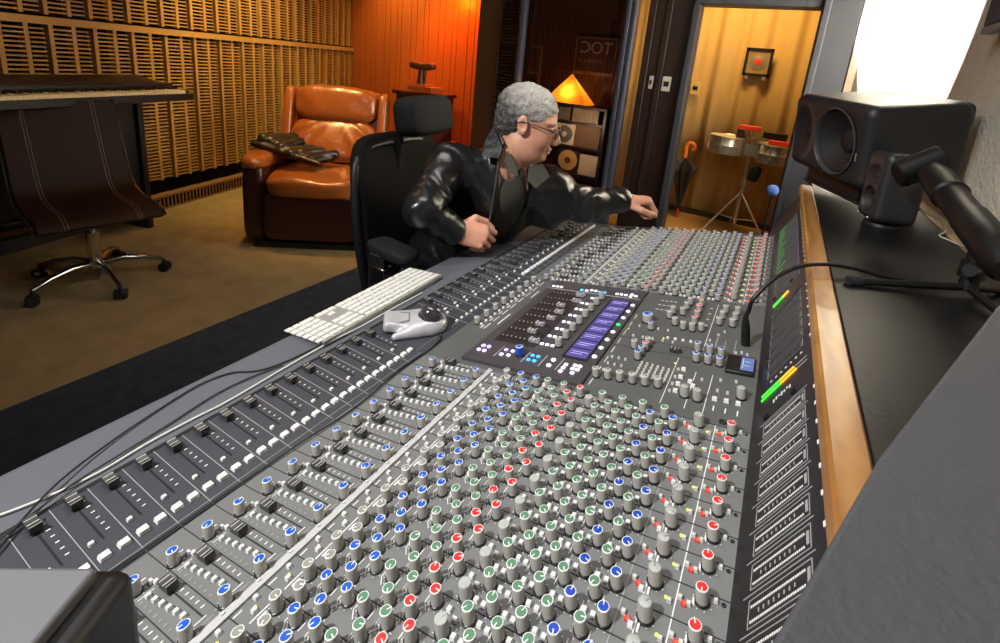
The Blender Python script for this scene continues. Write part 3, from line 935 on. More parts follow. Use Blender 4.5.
# small black unit with a display, by the cable socket
mb = MB(); PB(0.578, 0.626, 0.876, 0.938, 0, 0.0, 0.007)
hb = part('meter_display', mb, M_black, con, bevel=0.0015)
mb = MB(); PB(0.603, 0.6245, 0.885, 0.931, 0, 0.0068, 0.0082)
PB(0.606, 0.607, 0.890, 0.926, 1, 0.0080, 0.0085); PB(0.609, 0.619, 0.900, 0.901, 1, 0.0080, 0.0085); PB(0.609, 0.619, 0.915, 0.916, 1, 0.0080, 0.0085)
part('screen', mb, [M_lcd, M_print], hb)
# screws along the panel's edge
SCR = MB().lathe([(0.0024, 0), (0.0024, 0.0009), (0.0012, 0.0012)], 10).mesh('panel_screw', [M_black])
for y in NEAR + FAR:
    put('panel_screw', SCR, PT(0.6265, y + 0.034), PR)
put('panel_screw', MB().lathe([(0.006, 0), (0.006, 0.002), (0.004, 0.003)], 14).mesh('panel_screw', [M_black]), PT(0.592, 0.728), PR)

# ---- meter bridge
BY0, BY1 = Y0, 2.06
mb = MB()
def mbx(v0, v1, y0, y1, m, h=0.0006):
    mb.box(MT((v0 + v1) / 2, (y0 + y1) / 2, h / 2), (v1 - v0, y1 - y0, h), m, RM)
mb.box(MT(0.076, (BY0 + BY1) / 2, -0.006), (0.152, BY1 - BY0, 0.012), 0, RM)
ml = [0.433 + PITCH * j for j in range(-8, 8)] + [1.222 + PITCH * j for j in range(0, 16)] + [0.868 + PITCH * j for j in range(7)]
for y in ml:
    fm = 2 if y < 0.75 else 4
    mbx(0.022, 0.123, y - 0.0004, y + 0.0004, fm)
    y0_, y1_ = y - 0.034, y - 0.006
    for q in (y0_, y1_):
        mbx(0.032, 0.118, q - 0.0003, q + 0.0003, fm)
    for v in (0.032, 0.118):
        mbx(v - 0.0004, v + 0.0004, y0_, y1_, 2)
    for q in (y0_ + 0.0055, y1_ - 0.0075):
        for j in range(26):
            mbx(0.035 + 0.0029 * j, 0.0367 + 0.0029 * j, q - 0.0011, q + 0.0011, 1 if y < 0.75 else 4)
    for j in range(8):
        mbx(0.046 + 0.007 * j, 0.0475 + 0.007 * j, (y0_ + y1_) / 2 - 0.003, (y0_ + y1_) / 2 + 0.001, fm)
    mbx(0.112, 0.1155, (y0_ + y1_) / 2 - 0.008, (y0_ + y1_) / 2 + 0.007, fm)
    mbx(0.1345, 0.1375, y - 0.022, y - 0.0185, 1); mbx(0.1345, 0.1375, y - 0.0178, y - 0.0155, 1)
for q in (0.7795, 0.7915):
    mbx(0.10, 0.126, q - 0.001, q + 0.001, 2)
for j in range(7):
    mbx(0.040 + 0.012 * j, 0.044 + 0.012 * j, 0.815, 0.818, 1)
    mbx(0.050 + 0.006 * j, 0.053 + 0.006 * j, 0.744 + 0.0025 * (j % 3), 0.752 + 0.002 * (j % 2), 1)
for v, y in ((0.096, 0.722), (0.037, 0.720), (0.093, 1.197), (0.034, 1.194)):
    mb.lathe([(0.005, 0), (0.005, 0.003), (0.003, 0.004)], 12, 3, RM, MT(v, y))
part('meter_bridge', mb, [M_meter, M_print, M_printdim, M_black, mat('faint print', (92, 92, 94), 0.6)], con)
def bar(name, v0, v1, y, m, w=0.0042):
    b_ = MB(); b_.box(MT((v0 + v1) / 2, y, 0.001), (v1 - v0, w, 0.0012), 0, RM)
    part(name, b_, m, con)
for q, e in ((0.7915, 0.098), (0.7795, 0.103)):
    bar('green_meter', 0.021, 0.066, q, M_lgrn); bar('orange_meter', 0.066, e, q, M_lorg)
for q in (1.148, 1.156):
    bar('green_meter', 0.031, 0.064, q, M_lgrn, 0.004); bar('orange_meter', 0.064, 0.082, q, M_lorg, 0.004)
for j in range(0, 13):
    y = 1.222 + PITCH * (j + 3)
    bar('green_meter', 0.034, 0.034 + (0.030, 0.022, 0.034, 0.016, 0.028)[j % 5], y - 0.0135, mat('dim green light', (60, 150, 60), 0.4, emit=(70, 190, 60), estr=0.35), 0.003)
# oak trim along the top of the bridge
mb = MB().prism([(0.106, 1.050), (0.1085, 1.0605), (0.113, 1.0635), (0.146, 1.0635), (0.1495, 1.060), (0.1495, 0.985), (0.115, 0.985), (0.106, 1.040)], BY0 - 0.4, 2.22, 'y')
part('oak_trim', mb, M_woodtrim, con, sharp=25)
mb = MB().prism([(0.0, 0.60), (0.0, 0.80), (0.054, 0.90), (0.108, 1.05), (0.115, 1.05), (0.115, 0.60)], Y1 + 0.02, BY1, 'y')
part('bridge_support', mb, M_postblue, con)

# ---- shelf behind the bridge
led = thing('monitor_shelf', 'black shelf behind the console with a pale wood strip along the wall', 'shelf', (0.335, 0.9, 0.0))
part('shelf_top', MB().box((0.317, 0.95, 1.042), (0.333, 3.5, 0.036), 0), mat('black laminate', (13, 13, 14), 0.42, spec=0.3, noise=0.2, nscale=40, bump=0.06, bscale=150), led, bevel=0.002)
part('wood_strip', MB().box((0.509, 0.95, 1.043), (0.050, 3.5, 0.04), 0), mat('pale wood strip', (168, 142, 96), 0.5, noise=0.15, nscale=8), led, bevel=0.002)
for yy in (-0.6, 1.0, 2.5):
    part('support', MB().box((0.335, yy, 0.512), (0.34, 0.04, 1.024), 0), M_black, led)
# ------------------------------------------------------------------ things on the console
M_alu = mat('pale aluminium', (150, 150, 146), 0.4, metal=0.2)
M_key = mat('white key', (208, 208, 202), 0.45)
kb = thing('computer_keyboard', 'long white computer keyboard lying along the front of the console', 'keyboard', (-0.8165, 0.813, 0.8015), radians(90.0 + 2.4))
# local frame: x along the length (towards the far end), y towards the person (screen-left), z up
KL, KD = 0.418, 0.112
mb = MB().prism([(-KD / 2, 0.0), (KD / 2, 0.0), (KD / 2, 0.004), (-KD / 2, 0.014), (-KD / 2 - 0.001, 0.008)], -KL / 2, KL / 2, 'x')
lpart('case', mb, M_alu, kb, bevel=0.0015)
slope = -math.atan2(0.010, KD)
def key(x, y, w, d=0.0148):
    z = 0.004 + (KD / 2 - y) * 0.010 / KD
    k = MB().box((0, 0, 0.0012), (w, d, 0.0026), 0, taper=(0.93, 0.93))
    o = link('key', k.mesh('key', [M_key], 30), kb, (x, y, z), (slope, 0, 0))
rows_y = [-0.046 + 0.0185 * i for i in range(6)]
u = 0.0188
def row(y, widths, x0=KL / 2 - 0.006, d=0.0148):
    x = x0
    for w in widths:
        if w > 0:
            key(x - w * u / 2, y, w * u - 0.0034, d)
        x -= abs(w) * u
main = 15
row(rows_y[0], [1.07] * 14, d=0.012)
row(rows_y[1], [1] * 13 + [2]); row(rows_y[2], [1.5] + [1] * 12 + [1.5]); row(rows_y[3], [1.75] + [1] * 11 + [2.25]); row(rows_y[4], [2.25] + [1] * 10 + [2.75]); row(rows_y[5], [1.4, 1.2, 1.4, 5.8, 1.4, 1.2, 1.3, 1.3])
xn = KL / 2 - 0.006 - 15 * u - 0.005
row(rows_y[0], [1, 1, 1], xn, 0.012); row(rows_y[1], [1, 1, 1], xn); row(rows_y[2], [1, 1, 1], xn); row(rows_y[4], [-1, 1, -1], xn); row(rows_y[5], [1, 1, 1], xn)
xp = xn - 3 * u - 0.005
row(rows_y[0], [1, 1, 1, 1], xp, 0.012); row(rows_y[1], [1, 1, 1, 1], xp); row(rows_y[2], [1, 1, 1, 1], xp); row(rows_y[3], [1, 1, 1, 1], xp); row(rows_y[4], [1, 1, 1, 1], xp); row(rows_y[5], [2, 1, 1], xp)
def crd(name, pts, r, m, label, cat='cable', smooth=6, seg=8):
    o = single(name, MB().tube(pts, r, seg, 0, smooth), m, label, cat)
    return o
M_cordw = mat('white cord', (226, 224, 216), 0.45)
M_cordb = mat('black cord', (16, 16, 17), 0.4)
crd('keyboard_cord', [(-0.752, 0.92, 0.8055), (-0.752, 0.80, 0.806), (-0.748, 0.71, 0.807), (-0.753, 0.617, 0.806), (-0.752, 0.526, 0.8045), (-0.746, 0.406, 0.804), (-0.749, 0.35, 0.804), (-0.750, 0.286, 0.804), (-0.745, 0.221, 0.804), (-0.752, 0.17, 0.804), (-0.768, 0.12, 0.804), (-0.80, 0.05, 0.80), (-0.87, 0.02, 0.70), (-0.88, 0.0, 0.4), (-0.88, -0.02, 0.006)], 0.0014, M_cordw, 'thin white cord running from the white keyboard along the faders')
crd('signal_cable', [(-0.70, 0.105, 0.8045), (-0.735, 0.145, 0.807), (-0.765, 0.19, 0.808), (-0.792, 0.25, 0.8045), (-0.812, 0.32, 0.8035), (-0.826, 0.40, 0.8035), (-0.815, 0.45, 0.8035), (-0.785, 0.48, 0.8035), (-0.768, 0.53, 0.8035), (-0.762, 0.60, 0.8035), (-0.758, 0.66, 0.8035)], 0.0015, M_cordb, 'black cable looping widest over the armrest beside the near faders')
crd('signal_cable', [(-0.717, 0.105, 0.805), (-0.742, 0.181, 0.8075), (-0.757, 0.254, 0.8045), (-0.767, 0.323, 0.8035), (-0.779, 0.40, 0.8035), (-0.776, 0.46, 0.8035), (-0.763, 0.52, 0.8035)], 0.0014, M_cordb, 'shorter black cable lying between the white cord and the wide loop')
# trackball: silver shell with a dark ball
tb0 = thing('trackball', 'silver trackball mouse with a large dark ball between the fader banks', 'trackball', (-0.655, 0.79, 0.8005), radians(42))
F = Field((-0.11, -0.075, -0.01), (0.09, 0.075, 0.06), 0.003)
F.ell((0.024, 0, 0.008), (0.046, 0.045, 0.030), k=0.012)
F.rbox((-0.040, 0.0, 0.013), (0.075, 0.066, 0.026), 0.010, RY(radians(8)), k=0.020)
F.cap((0.0, 0.034, 0.008), (-0.050, 0.050, 0.006), 0.016, 0.008, 0.014).cap((0.0, -0.034, 0.008), (-0.050, -0.050, 0.006), 0.016, 0.008, 0.014)
F.ell((0.030, 0, 0.030), (0.028, 0.028, 0.028), op='sub', k=0.004)
F.fn((-0.12, -0.1, -0.02), (0.1, 0.1, 0.07), lambda X, Y, Z: 0.0 - Z + 0 * X, 'and')
lpart('shell', F.mb(), mat('silver shell', (178, 178, 182), 0.3, metal=0.2), tb0, sharp=60)
lpart('ball', MB().superbox((0.030, 0, 0.0315), (0.052, 0.052, 0.052), 2.0, 12), mat('dark trackball ball', (62, 58, 66), 0.08, noise=0.5, nscale=40, coat=0.6), tb0, sharp=80)
pg = [(-0.020, -0.018), (-0.048, -0.026), (-0.072, -0.014), (-0.072, 0.014), (-0.048, 0.026), (-0.020, 0.018)]
rim = MB()
for i in range(6):
    a_, b_ = pg[i], pg[(i + 1) % 6]
    zz = lambda p: 0.0285 + 0.10 * (p[0] + 0.02)
    rim.tube([(a_[0], a_[1], zz(a_)), (b_[0], b_[1], zz(b_))], 0.0011, 6)
lpart('button_rim', rim, mat('grey button rim', (110, 110, 116), 0.4), tb0)
tcord = MB().tube([(-0.628, 0.80, 0.807), (-0.585, 0.79, 0.8035), (-0.574, 0.76, 0.8035), (-0.571, 0.719, 0.8035), (-0.574, 0.66, 0.8035), (-0.569, 0.608, 0.8045), (-0.562, 0.56, 0.8055), (-0.560, 0.49, 0.8055), (-0.565, 0.43, 0.8055), (-0.570, 0.355, 0.804), (-0.573, 0.288, 0.804), (-0.574, 0.239, 0.804), (-0.575, 0.202, 0.804), (-0.577, 0.15, 0.804), (-0.58, 0.11, 0.804)], 0.0015, 8, 0, 6)
tcord.v = [tuple(RZ(-radians(42)) @ (Vector(v) - Vector((-0.655, 0.79, 0.8005)))) for v in tcord.v]
lpart('cord', tcord, M_cordb, tb0)

# cable plugged into the console, and the desk microphone
pl = thing('microphone_cable', 'black cable plugged into the console and arching over the oak trim', 'cable', (0.023, 0.998, 0.916))
nrm = Vector((-SA, 0, CA)); q0 = Vector(PT(0.604, 0.998, 0.001))
mb = MB()
for a, b, r0, r1 in ((0.0, 0.024, 0.0088, 0.0088), (0.024, 0.028, 0.0078, 0.0078), (0.028, 0.048, 0.0088, 0.0075), (0.048, 0.064, 0.0068, 0.0045)):
    mb.cyl(q0 + nrm * a, q0 + nrm * b, r0, r1, 18)
part('plug', mb, M_black, pl)
mb = MB().tube([q0 + nrm * 0.06, (0.014, 1.0, 0.99), (0.018, 1.002, 1.018), (0.047, 1.03, 1.060), (0.087, 1.08, 1.080), (0.141, 1.13, 1.084), (0.20, 1.17, 1.076), (0.26, 1.195, 1.067), (0.33, 1.225, 1.0635), (0.42, 1.28, 1.0635), (0.48, 1.33, 1.0635)], 0.0042, 10, 0, 8)
part('cord', mb, M_cordb, pl)

ms = thing('desk_microphone', 'large black microphone on a short stand with folding legs on the black shelf', 'microphone', (0.385, 1.21, 1.060))
M_mic = mat('satin black metal', (14, 14, 15), 0.5, noise=0.2, nscale=20, spec=0.3)
A = Vector((0.342, 1.50, 1.262)); B = Vector((0.388, 1.08, 1.165)); ax = (B - A).normalized()
for nm, pts in (('microphone_body', ((0.0, 0.030), (0.03, 0.034), (0.13, 0.036), (0.135, 0.031), (0.24, 0.030), (0.245, 0.034), (0.42, 0.034), (0.44, 0.026))),):
    mb = MB(); R = frame_to(ax)
    mb.lathe([(r, z) for z, r in pts], 24, 0, R, A)
    part(nm, mb, M_mic, ms)
hd = Vector((0.338, 1.545, 1.272)); side = Vector((-0.55, -0.15, -0.30)).normalized()
mb = MB().cyl(hd - side * 0.030 + Vector((0, 0, .012)), hd + side * 0.062, 0.036, 0.034, 24)
mb.cyl(hd + side * 0.062, hd + side * 0.068, 0.034, 0.030, 24)
part('microphone_head', mb, M_mic, ms, bevel=0.003)
S0 = Vector((0.385, 1.215, 1.075))
mb = MB().cyl(S0, (0.385, 1.225, 1.175), 0.016, 0.016, 14).cyl((0.385, 1.22, 1.10), (0.385, 1.22, 1.135), 0.022, 0.022, 12).box((0.385, 1.22, 1.175), (0.03, 0.05, 0.035), 0)
mb.cyl((0.385, 1.20, 1.12), (0.365, 1.17, 1.125), 0.008, 0.012, 10)
part('stem', mb, M_mic, ms)
for e in ((0.180, 1.108, 1.067), (0.43, 1.02, 1.067), (0.475, 1.30, 1.067)):
    mb = MB().tube([S0 + Vector((0, 0, 0.012)), S0 * 0.93 + Vector(e) * 0.07 + Vector((0, 0, 0.004)), e], 0.0075, 10)
    lg = part('leg', mb, M_mic, ms)
    d = (Vector(e) - S0).normalized()
    part('rubber_foot', MB().cyl(Vector(e) - d * 0.018, Vector(e) + d * 0.006, 0.0098, 0.0098, 12), M_blackmatte, lg)

# ------------------------------------------------------------------ loudspeakers on the shelf
M_spk = mat('dark grey speaker enclosure', (36, 36, 38), 0.45, bump=0.04, bscale=300)
M_cone = mat('speaker cone', (34, 32, 34), 0.55, noise=0.2, nscale=30)
def eul(y, p, r): return (Matrix.Rotation(y, 3, 'Z') @ Matrix.Rotation(p, 3, 'Y') @ Matrix.Rotation(r, 3, 'X'))
# local frame: x out of the front, y along the width, z up; front face at x = 0
def speaker_root(name, label, loc, R):
    t = thing(name, label, 'loudspeaker', loc)
    t.rotation_euler = R.to_euler()
    return t
R1 = eul(radians(207.95), radians(7.774), radians(-2.4))
spk = speaker_root('studio_monitor', 'large dark grey studio monitor lying sideways at the far end of the shelf', Vector((0.1426, 2.002, EYE - 0.278)), R1)
w, h, d = 0.440, 0.271, 0.320
F = Field((-d - 0.03, -w / 2 - 0.03, -0.03), (0.03, w / 2 + 0.03, h + 0.03), 0.006)
F.rbox((-d / 2 - 0.003, 0, h / 2), (d, w, h), 0.034)
F.rbox((-d + 0.02, 0, h - 0.045), (0.09, w * 0.9, 0.09), 0.025, k=0.01)
F.ell((0.010, -0.135, h / 2), (0.036, 0.056, 0.092), op='sub', k=0.02)
F.cap((0.02, 0.062, h / 2), (-0.018, 0.062, h / 2), 0.107, 0.107, op='sub', k=0.004)
lpart('enclosure', F.mb(), M_spk, spk, sharp=60)
RX90 = RY(radians(90))
mb = MB().lathe([(0.112, -0.003), (0.115, 0.002), (0.110, 0.004), (0.106, -0.003), (0.105, -0.014)], 40, 0, RX90, (0, 0.062, h / 2), closed=False)
lpart('woofer_ring', mb, mat('woofer rim', (64, 64, 66), 0.35), spk)
mb = MB().lathe([(0.107, -0.017), (0.100, -0.009), (0.091, -0.014), (0.045, -0.054), (0.038, -0.056)], 40, 0, RX90, (0, 0.062, h / 2), closed=False)
mb.lathe([(0.041, -0.056), (0.036, -0.046), (0.02, -0.040), (0.001, -0.038)], 28, 0, RX90, (0, 0.062, h / 2), closed=False)
lpart('woofer_cone', mb, M_cone, spk)
lpart('tweeter', MB().lathe([(0.026, -0.034), (0.022, -0.028), (0.012, -0.022), (0.001, -0.020)], 24, 0, RX90, (0, -0.135, h / 2)), M_cone, spk)
lpart('badge', MB().box((-0.0005, 0.183, 0.098), (0.001, 0.004, 0.004), 0).box((-0.0005, 0.183, 0.105), (0.001, 0.004, 0.005), 0).box((-0.0005, 0.183, 0.112), (0.001, 0.004, 0.004), 0).box((-0.0005, 0.183, 0.118), (0.001, 0.004, 0.005), 0), mat('badge silver', (180, 180, 180), 0.4), spk)
lpart('isolation_stand', MB().box((-0.150, 0.0, -0.032), (0.20, 0.30, 0.066), 0, RY(-radians(7.774))).box((-0.150, 0.0, -0.070), (0.22, 0.32, 0.012), 0, RY(-radians(7.774))), M_black, spk, bevel=0.004)

R2 = eul(radians(195.5), radians(1.0), 0.0)
sp2 = speaker_root('desktop_monitor', 'small dark grey monitor speaker standing in front of the large sideways monitor', Vector((0.265, 1.73, EYE - 0.345)), R2)
w, h, d = 0.125, 0.206, 0.114
F = Field((-d - 0.03, -w / 2 - 0.03, -0.03), (0.03, w / 2 + 0.03, h + 0.03), 0.004)
F.rbox((-d / 2, 0, h / 2), (d, w, h), 0.022)
F.ell((0.010, 0, 0.134), (0.020, 0.040, 0.032), op='sub', k=0.008)
F.cap((0.02, 0, 0.060), (-0.010, 0, 0.060), 0.037, 0.037, op='sub', k=0.003)
lpart('enclosure', F.mb(), M_spk, sp2, sharp=60)
mb = MB().lathe([(0.0365, -0.010), (0.034, -0.004), (0.031, -0.008), (0.015, -0.020), (0.013, -0.016), (0.001, -0.012)], 32, 0, RX90, (0, 0, 0.060), closed=False)
lpart('woofer_cone', mb, M_cone, sp2)
lpart('tweeter', MB().lathe([(0.012, -0.012), (0.010, -0.008), (0.001, -0.005)], 20, 0, RX90, (0, 0, 0.134)), M_cone, sp2)
mb = MB().cyl((-0.054, 0, -0.0145), (-0.054, 0, -0.006), 0.048, 0.046, 24).cyl((-0.054, 0, -0.008), (-0.054, 0, 0.006), 0.030, 0.03, 16)
lpart('table_stand', mb, M_black, sp2)
for sy in (-0.04, 0.04):
    lpart('light', MB().superbox((0.002, sy * 0.8, 0.010), (0.005, 0.005, 0.005), 2, 4), M_white, sp2)
crd('speaker_cord', [(0.378, 1.765, 1.15), (0.41, 1.775, 1.12), (0.455, 1.80, 1.10), (0.478, 1.79, 1.072), (0.455, 1.74, 1.064), (0.47, 1.70, 1.064), (0.495, 1.62, 1.067)], 0.0022, mat('pale cord', (186, 180, 160), 0.5), 'thin pale cord looping behind the small monitor on the shelf')

# near speaker close to the lens: tilted, seen from above
t = thing('nearfield_speaker', 'big dark grey speaker cabinet tilted forward at the near end of the shelf', 'loudspeaker', (0.33, 0.16, 1.06))
zt = EYE - 0.15
edge = [(0.1525 * a - 0.002, 0.1525 * b + 0.001) for a, b in ((0.02, 0.40), (0.10, 0.60), (0.202, 0.866), (0.290, 1.137), (0.434, 1.529), (0.705, 2.162), (1.20, 3.312))]
top = [(x, y, zt) for x, y in edge] + [(0.44, 0.50, zt - 0.02), (0.46, 0.05, zt - 0.02), (0.36, -0.12, zt - 0.01), (0.10, -0.10, zt)]
bot = [(0.20, -0.06, 1.061), (0.20, 0.20, 1.061), (0.26, 0.43, 1.061), (0.43, 0.46, 1.061), (0.45, 0.03, 1.061), (0.34, -0.10, 1.061)]
bm = bmesh.new()
for p_ in top + bot:
    bm.verts.new(p_)
r_ = bmesh.ops.convex_hull(bm, input=bm.verts[:])
bmesh.ops.delete(bm, geom=[v for v in bm.verts if not v.link_faces], context='VERTS')
bmesh.ops.dissolve_limit(bm, angle_limit=radians(2), verts=bm.verts[:], edges=bm.edges[:])
bm.normal_update()
mb = MB(); bm.verts.ensure_lookup_table(); bm.verts.index_update()
mb.v = [tuple(v.co) for v in bm.verts]; mb.f = [tuple(v.index for v in f.verts) for f in bm.faces]; mb.m = [0] * len(mb.f); bm.free()
part('cabinet', mb, mat('dark grey textured cabinet', (62, 63, 66), 0.75, bump=0.15, bscale=220, noise=0.12, nscale=60), t, bevel=0.003)
# woofer set into the cabinet's front, which faces the listening position
fc = Vector((0.10, 0.16, 1.17)); fd = Vector((-0.86, 0.32, -0.45)).normalized()
R_ = frame_to(fd)
part('woofer_cone', MB().lathe([(0.074, 0.004), (0.070, 0.010), (0.060, 0.006), (0.02, 0.001), (0.001, 0.004)], 28, 0, R_, fc), M_cone, t)

# black rack beside the console's near end
ang = radians(33)
rk = thing('equipment_rack', 'black equipment rack with a light grey top at the near end of the console', 'rack', (-0.62, -0.12, 0.0))
ca, sa = cos(ang), sin(ang)
corner = Vector((-0.3885, 0.1135, 0.0)); ex = Vector((-ca, -sa, 0)); ey = Vector((sa * 0.9, -ca, 0)).normalized()
def rp(a, b): 
    p_ = corner + ex * a + ey * b
    return (p_.x, p_.y)
poly = [rp(-0.016, -0.006), rp(0.45, -0.006), rp(0.45, 0.31), rp(-0.016, 0.31)]
part('rack_body', MB().prism(poly, 0.0, 1.005, 'z'), M_black, rk, bevel=0.010)
poly = [rp(0.004, 0.004), rp(0.446, 0.004), rp(0.446, 0.296), rp(0.004, 0.296)]
part('rack_top', MB().prism(poly, 1.003, 1.016, 'z'), mat('light grey rack top', (104, 105, 109), 0.5, noise=0.08, nscale=6), rk, bevel=0.003)

# ------------------------------------------------------------------ the recliner
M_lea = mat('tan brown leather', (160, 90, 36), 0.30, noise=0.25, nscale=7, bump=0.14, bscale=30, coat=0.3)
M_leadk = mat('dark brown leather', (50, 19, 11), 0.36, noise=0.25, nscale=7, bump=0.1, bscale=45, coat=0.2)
rc = thing('recliner', 'tan leather recliner with a pillowed back standing against the slatted wall', 'armchair', (-2.96, 2.41, 0.0), radians(-54 + 90))
# local: x along the width (its left is -x as seen from the front), y to the back, front at y = -0.38
def wr(a, f, ph=0.0):
    return lambda x, y, z: (0, 0, 0)
def folds(ax, amp, fr):
    def g(x, y, z):
        s_ = amp * sin(fr * x + 2.0 * sin(3 * z)) * max(0, 1 - abs(x) ** 4)
        return (0, -s_ if ax == 'y' else 0, s_ if ax == 'z' else 0)
    return g
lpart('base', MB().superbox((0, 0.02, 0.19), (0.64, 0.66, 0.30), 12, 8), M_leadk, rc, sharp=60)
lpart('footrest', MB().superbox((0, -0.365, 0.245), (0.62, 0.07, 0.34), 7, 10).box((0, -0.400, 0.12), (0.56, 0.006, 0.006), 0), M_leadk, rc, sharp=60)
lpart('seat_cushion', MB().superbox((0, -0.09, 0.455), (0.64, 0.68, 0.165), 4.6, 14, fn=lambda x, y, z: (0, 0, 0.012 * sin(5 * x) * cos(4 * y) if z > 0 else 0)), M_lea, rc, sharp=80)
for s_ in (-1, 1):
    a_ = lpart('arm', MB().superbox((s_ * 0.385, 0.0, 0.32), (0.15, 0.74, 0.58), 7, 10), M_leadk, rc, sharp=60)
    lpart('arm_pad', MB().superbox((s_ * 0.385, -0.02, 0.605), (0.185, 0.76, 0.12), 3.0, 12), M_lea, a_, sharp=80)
Rb = RX(radians(-17))
def shirr(x, y, z):
    if y > 0: return (0, 0, 0)
    k_ = max(0, 1 - abs(z + 0.1))
    return (0, -0.016 * sin(24 * math.atan2(x, 1.3 - z)) * k_, 0)
bk = lpart('back', MB().superbox((0, 0.40, 0.72), (0.74, 0.16, 0.76), 6, 10, 0, Rb), M_lea, rc, sharp=60)
lpart('lower_back_cushion', MB().superbox((0, 0.255, 0.675), (0.66, 0.19, 0.38), 3.6, 26, 0, RX(radians(-34)), fn=shirr), M_lea, rc, sharp=80)
lpart('head_cushion', MB().superbox((0, 0.375, 0.955), (0.64, 0.22, 0.31), 3.4, 16, 0, Rb, fn=folds('y', 0.006, 9)), M_lea, rc, sharp=80)
for s_ in (-1, 1):
    lpart('back_wing', MB().superbox((s_ * 0.36, 0.35, 0.80), (0.075, 0.22, 0.56), 5, 8, 0, Rb), M_lea, rc, sharp=80)
lpart('skirt', MB().box((0, 0.0, 0.022), (0.78, 0.70, 0.04), 0), M_black, rc)

# folded jacket over the recliner's arm
M_fold = mat('dark olive leather', (46, 36, 22), 0.38, noise=0.4, nscale=12, bump=0.15, bscale=60)
F = Field((-0.36, -0.18, -0.05), (0.36, 0.18, 0.16), 0.006)
r5 = random.Random(5)
for i in range(9):
    x0 = -0.26 + 0.055 * i; z0 = 0.055 - 0.006 * i + 0.008 * (i % 2)
    F.cap((x0 * 0.85, -0.11 + 0.06 * r5.random(), z0 + 0.022 * r5.random()), (x0 * 0.85 + 0.02 + 0.10 * r5.random(), 0.07 + 0.06 * r5.random(), z0 + 0.004 + 0.02 * r5.random()), 0.040 - 0.0012 * i, 0.032, k=0.008)
F.cap((-0.26, -0.11, 0.030), (0.22, -0.10, 0.020), 0.026, 0.02, k=0.02).cap((-0.24, 0.10, 0.04), (0.24, 0.11, 0.03), 0.03, 0.02, k=0.02)
ja = single('folded_jacket', F.mb(), M_fold, 'dark folded leather jacket thrown over the arm and seat of the tan recliner', 'jacket', (0, 0, 0), sharp=80)
Rrc = RZ(radians(36))
p_ = Vector((-2.96, 2.41, 0)) + Rrc @ Vector((-0.17, -0.10, 0.630))
ja.location = p_; ja.rotation_euler = (radians(4), radians(10), radians(36 - 14))

# ------------------------------------------------------------------ office chair at the left
M_sling = mat('dark brown leather sling', (36, 17, 9), 0.5, noise=0.3, nscale=8, bump=0.12, bscale=60, spec=0.15)
M_chrome = mat('chrome', (190, 186, 180), 0.15, metal=1.0)
M_stitch = mat('pale stitching', (96, 84, 72), 0.7)
M_caster = mat('black caster', (15, 14, 14), 0.5)
oc = thing('office_chair', 'dark brown leather swivel chair with a chrome five-star base', 'chair', (-3.20, 1.07, 0.0), radians(-6))
# local: front is +x
prof = [(-0.395, 0.965), (-0.365, 0.88), (-0.325, 0.77), (-0.285, 0.66), (-0.245, 0.56), (-0.20, 0.490), (-0.13, 0.450), (-0.03, 0.436), (0.07, 0.436), (0.15, 0.436), (0.215, 0.420), (0.24, 0.395)]
pc = [(p.x, p.y) for p in catmull([Vector((a, b, 0)) for a, b in prof], 4)]
def slab(width, th, off=0.0, y0=0.0):
    mb = MB(); n = len(pc); L = []; U = []
    for i in range(n):
        a = Vector(pc[max(i - 1, 0)]); b = Vector(pc[min(i + 1, n - 1)]); t_ = (b - a).normalized(); nn = Vector((-t_.y, t_.x)) * -1
        if nn.y < 0 and i > n // 2: nn = -nn
        nn = Vector((t_.y, -t_.x)); nn = -nn
        wv = width * (0.96 - 0.10 * max(0, (0.5 - i / n)))
        L.append((pc[i], wv)); U.append(((pc[i][0] + nn.x * (th), pc[i][1] + nn.y * th), wv))
    vs = []; fs = []
    for (p0, wv), (p1, _) in zip(L, U):
        for s2 in (-1, 1):
            vs.append((p0[0], y0 + s2 * wv / 2, p0[1])); 
        for s2 in (-1, 1):
            vs.append((p1[0], y0 + s2 * wv / 2, p1[1]))
    for i in range(n - 1):
        a = 4 * i; b = a + 4
        fs += [(a, a + 1, b + 1, b), (a + 2, b + 2, b + 3, a + 3), (a, b, b + 2, a + 2), (a + 1, a + 3, b + 3, b + 1)]
    fs += [(0, 2, 3, 1), (4 * n - 4, 4 * n - 3, 4 * n - 1, 4 * n - 2)]
    return mb.add(vs, fs)
lpart('seat_shell', slab(0.53, 0.028), M_sling, oc, bevel=0.006, sharp=50)
for s_ in (-1, 1):
    pts = [(a + 0.004, s_ * (0.263 - 0.014 * max(0, 1 - i / len(pc) * 2)), b + 0.012) for i, (a, b) in enumerate(pc)]
    lpart('side_rail', MB().tube(pts, 0.009, 8), M_chrome, oc)
    for dy in (0.142, 0.156):
        pts = []
        for i, (a, b) in enumerate(pc):
            aa = Vector(pc[max(i - 1, 0)]); bb = Vector(pc[min(i + 1, len(pc) - 1)]); t_ = (bb - aa).normalized()
            pts.append((a - t_.y * 0.0285, s_ * dy, b + t_.x * 0.0285))
        lpart('stitching', MB().tube(pts, 0.0022, 6), M_stitch, oc)
lpart('gas_column', MB().cyl((0, 0, 0.12), (0, 0, 0.30), 0.030, 0.030, 18).cyl((0, 0, 0.30), (0, 0, 0.42), 0.018, 0.018, 16).cyl((0, 0, 0.09), (0, 0, 0.13), 0.042, 0.038, 18), M_chrome, oc)
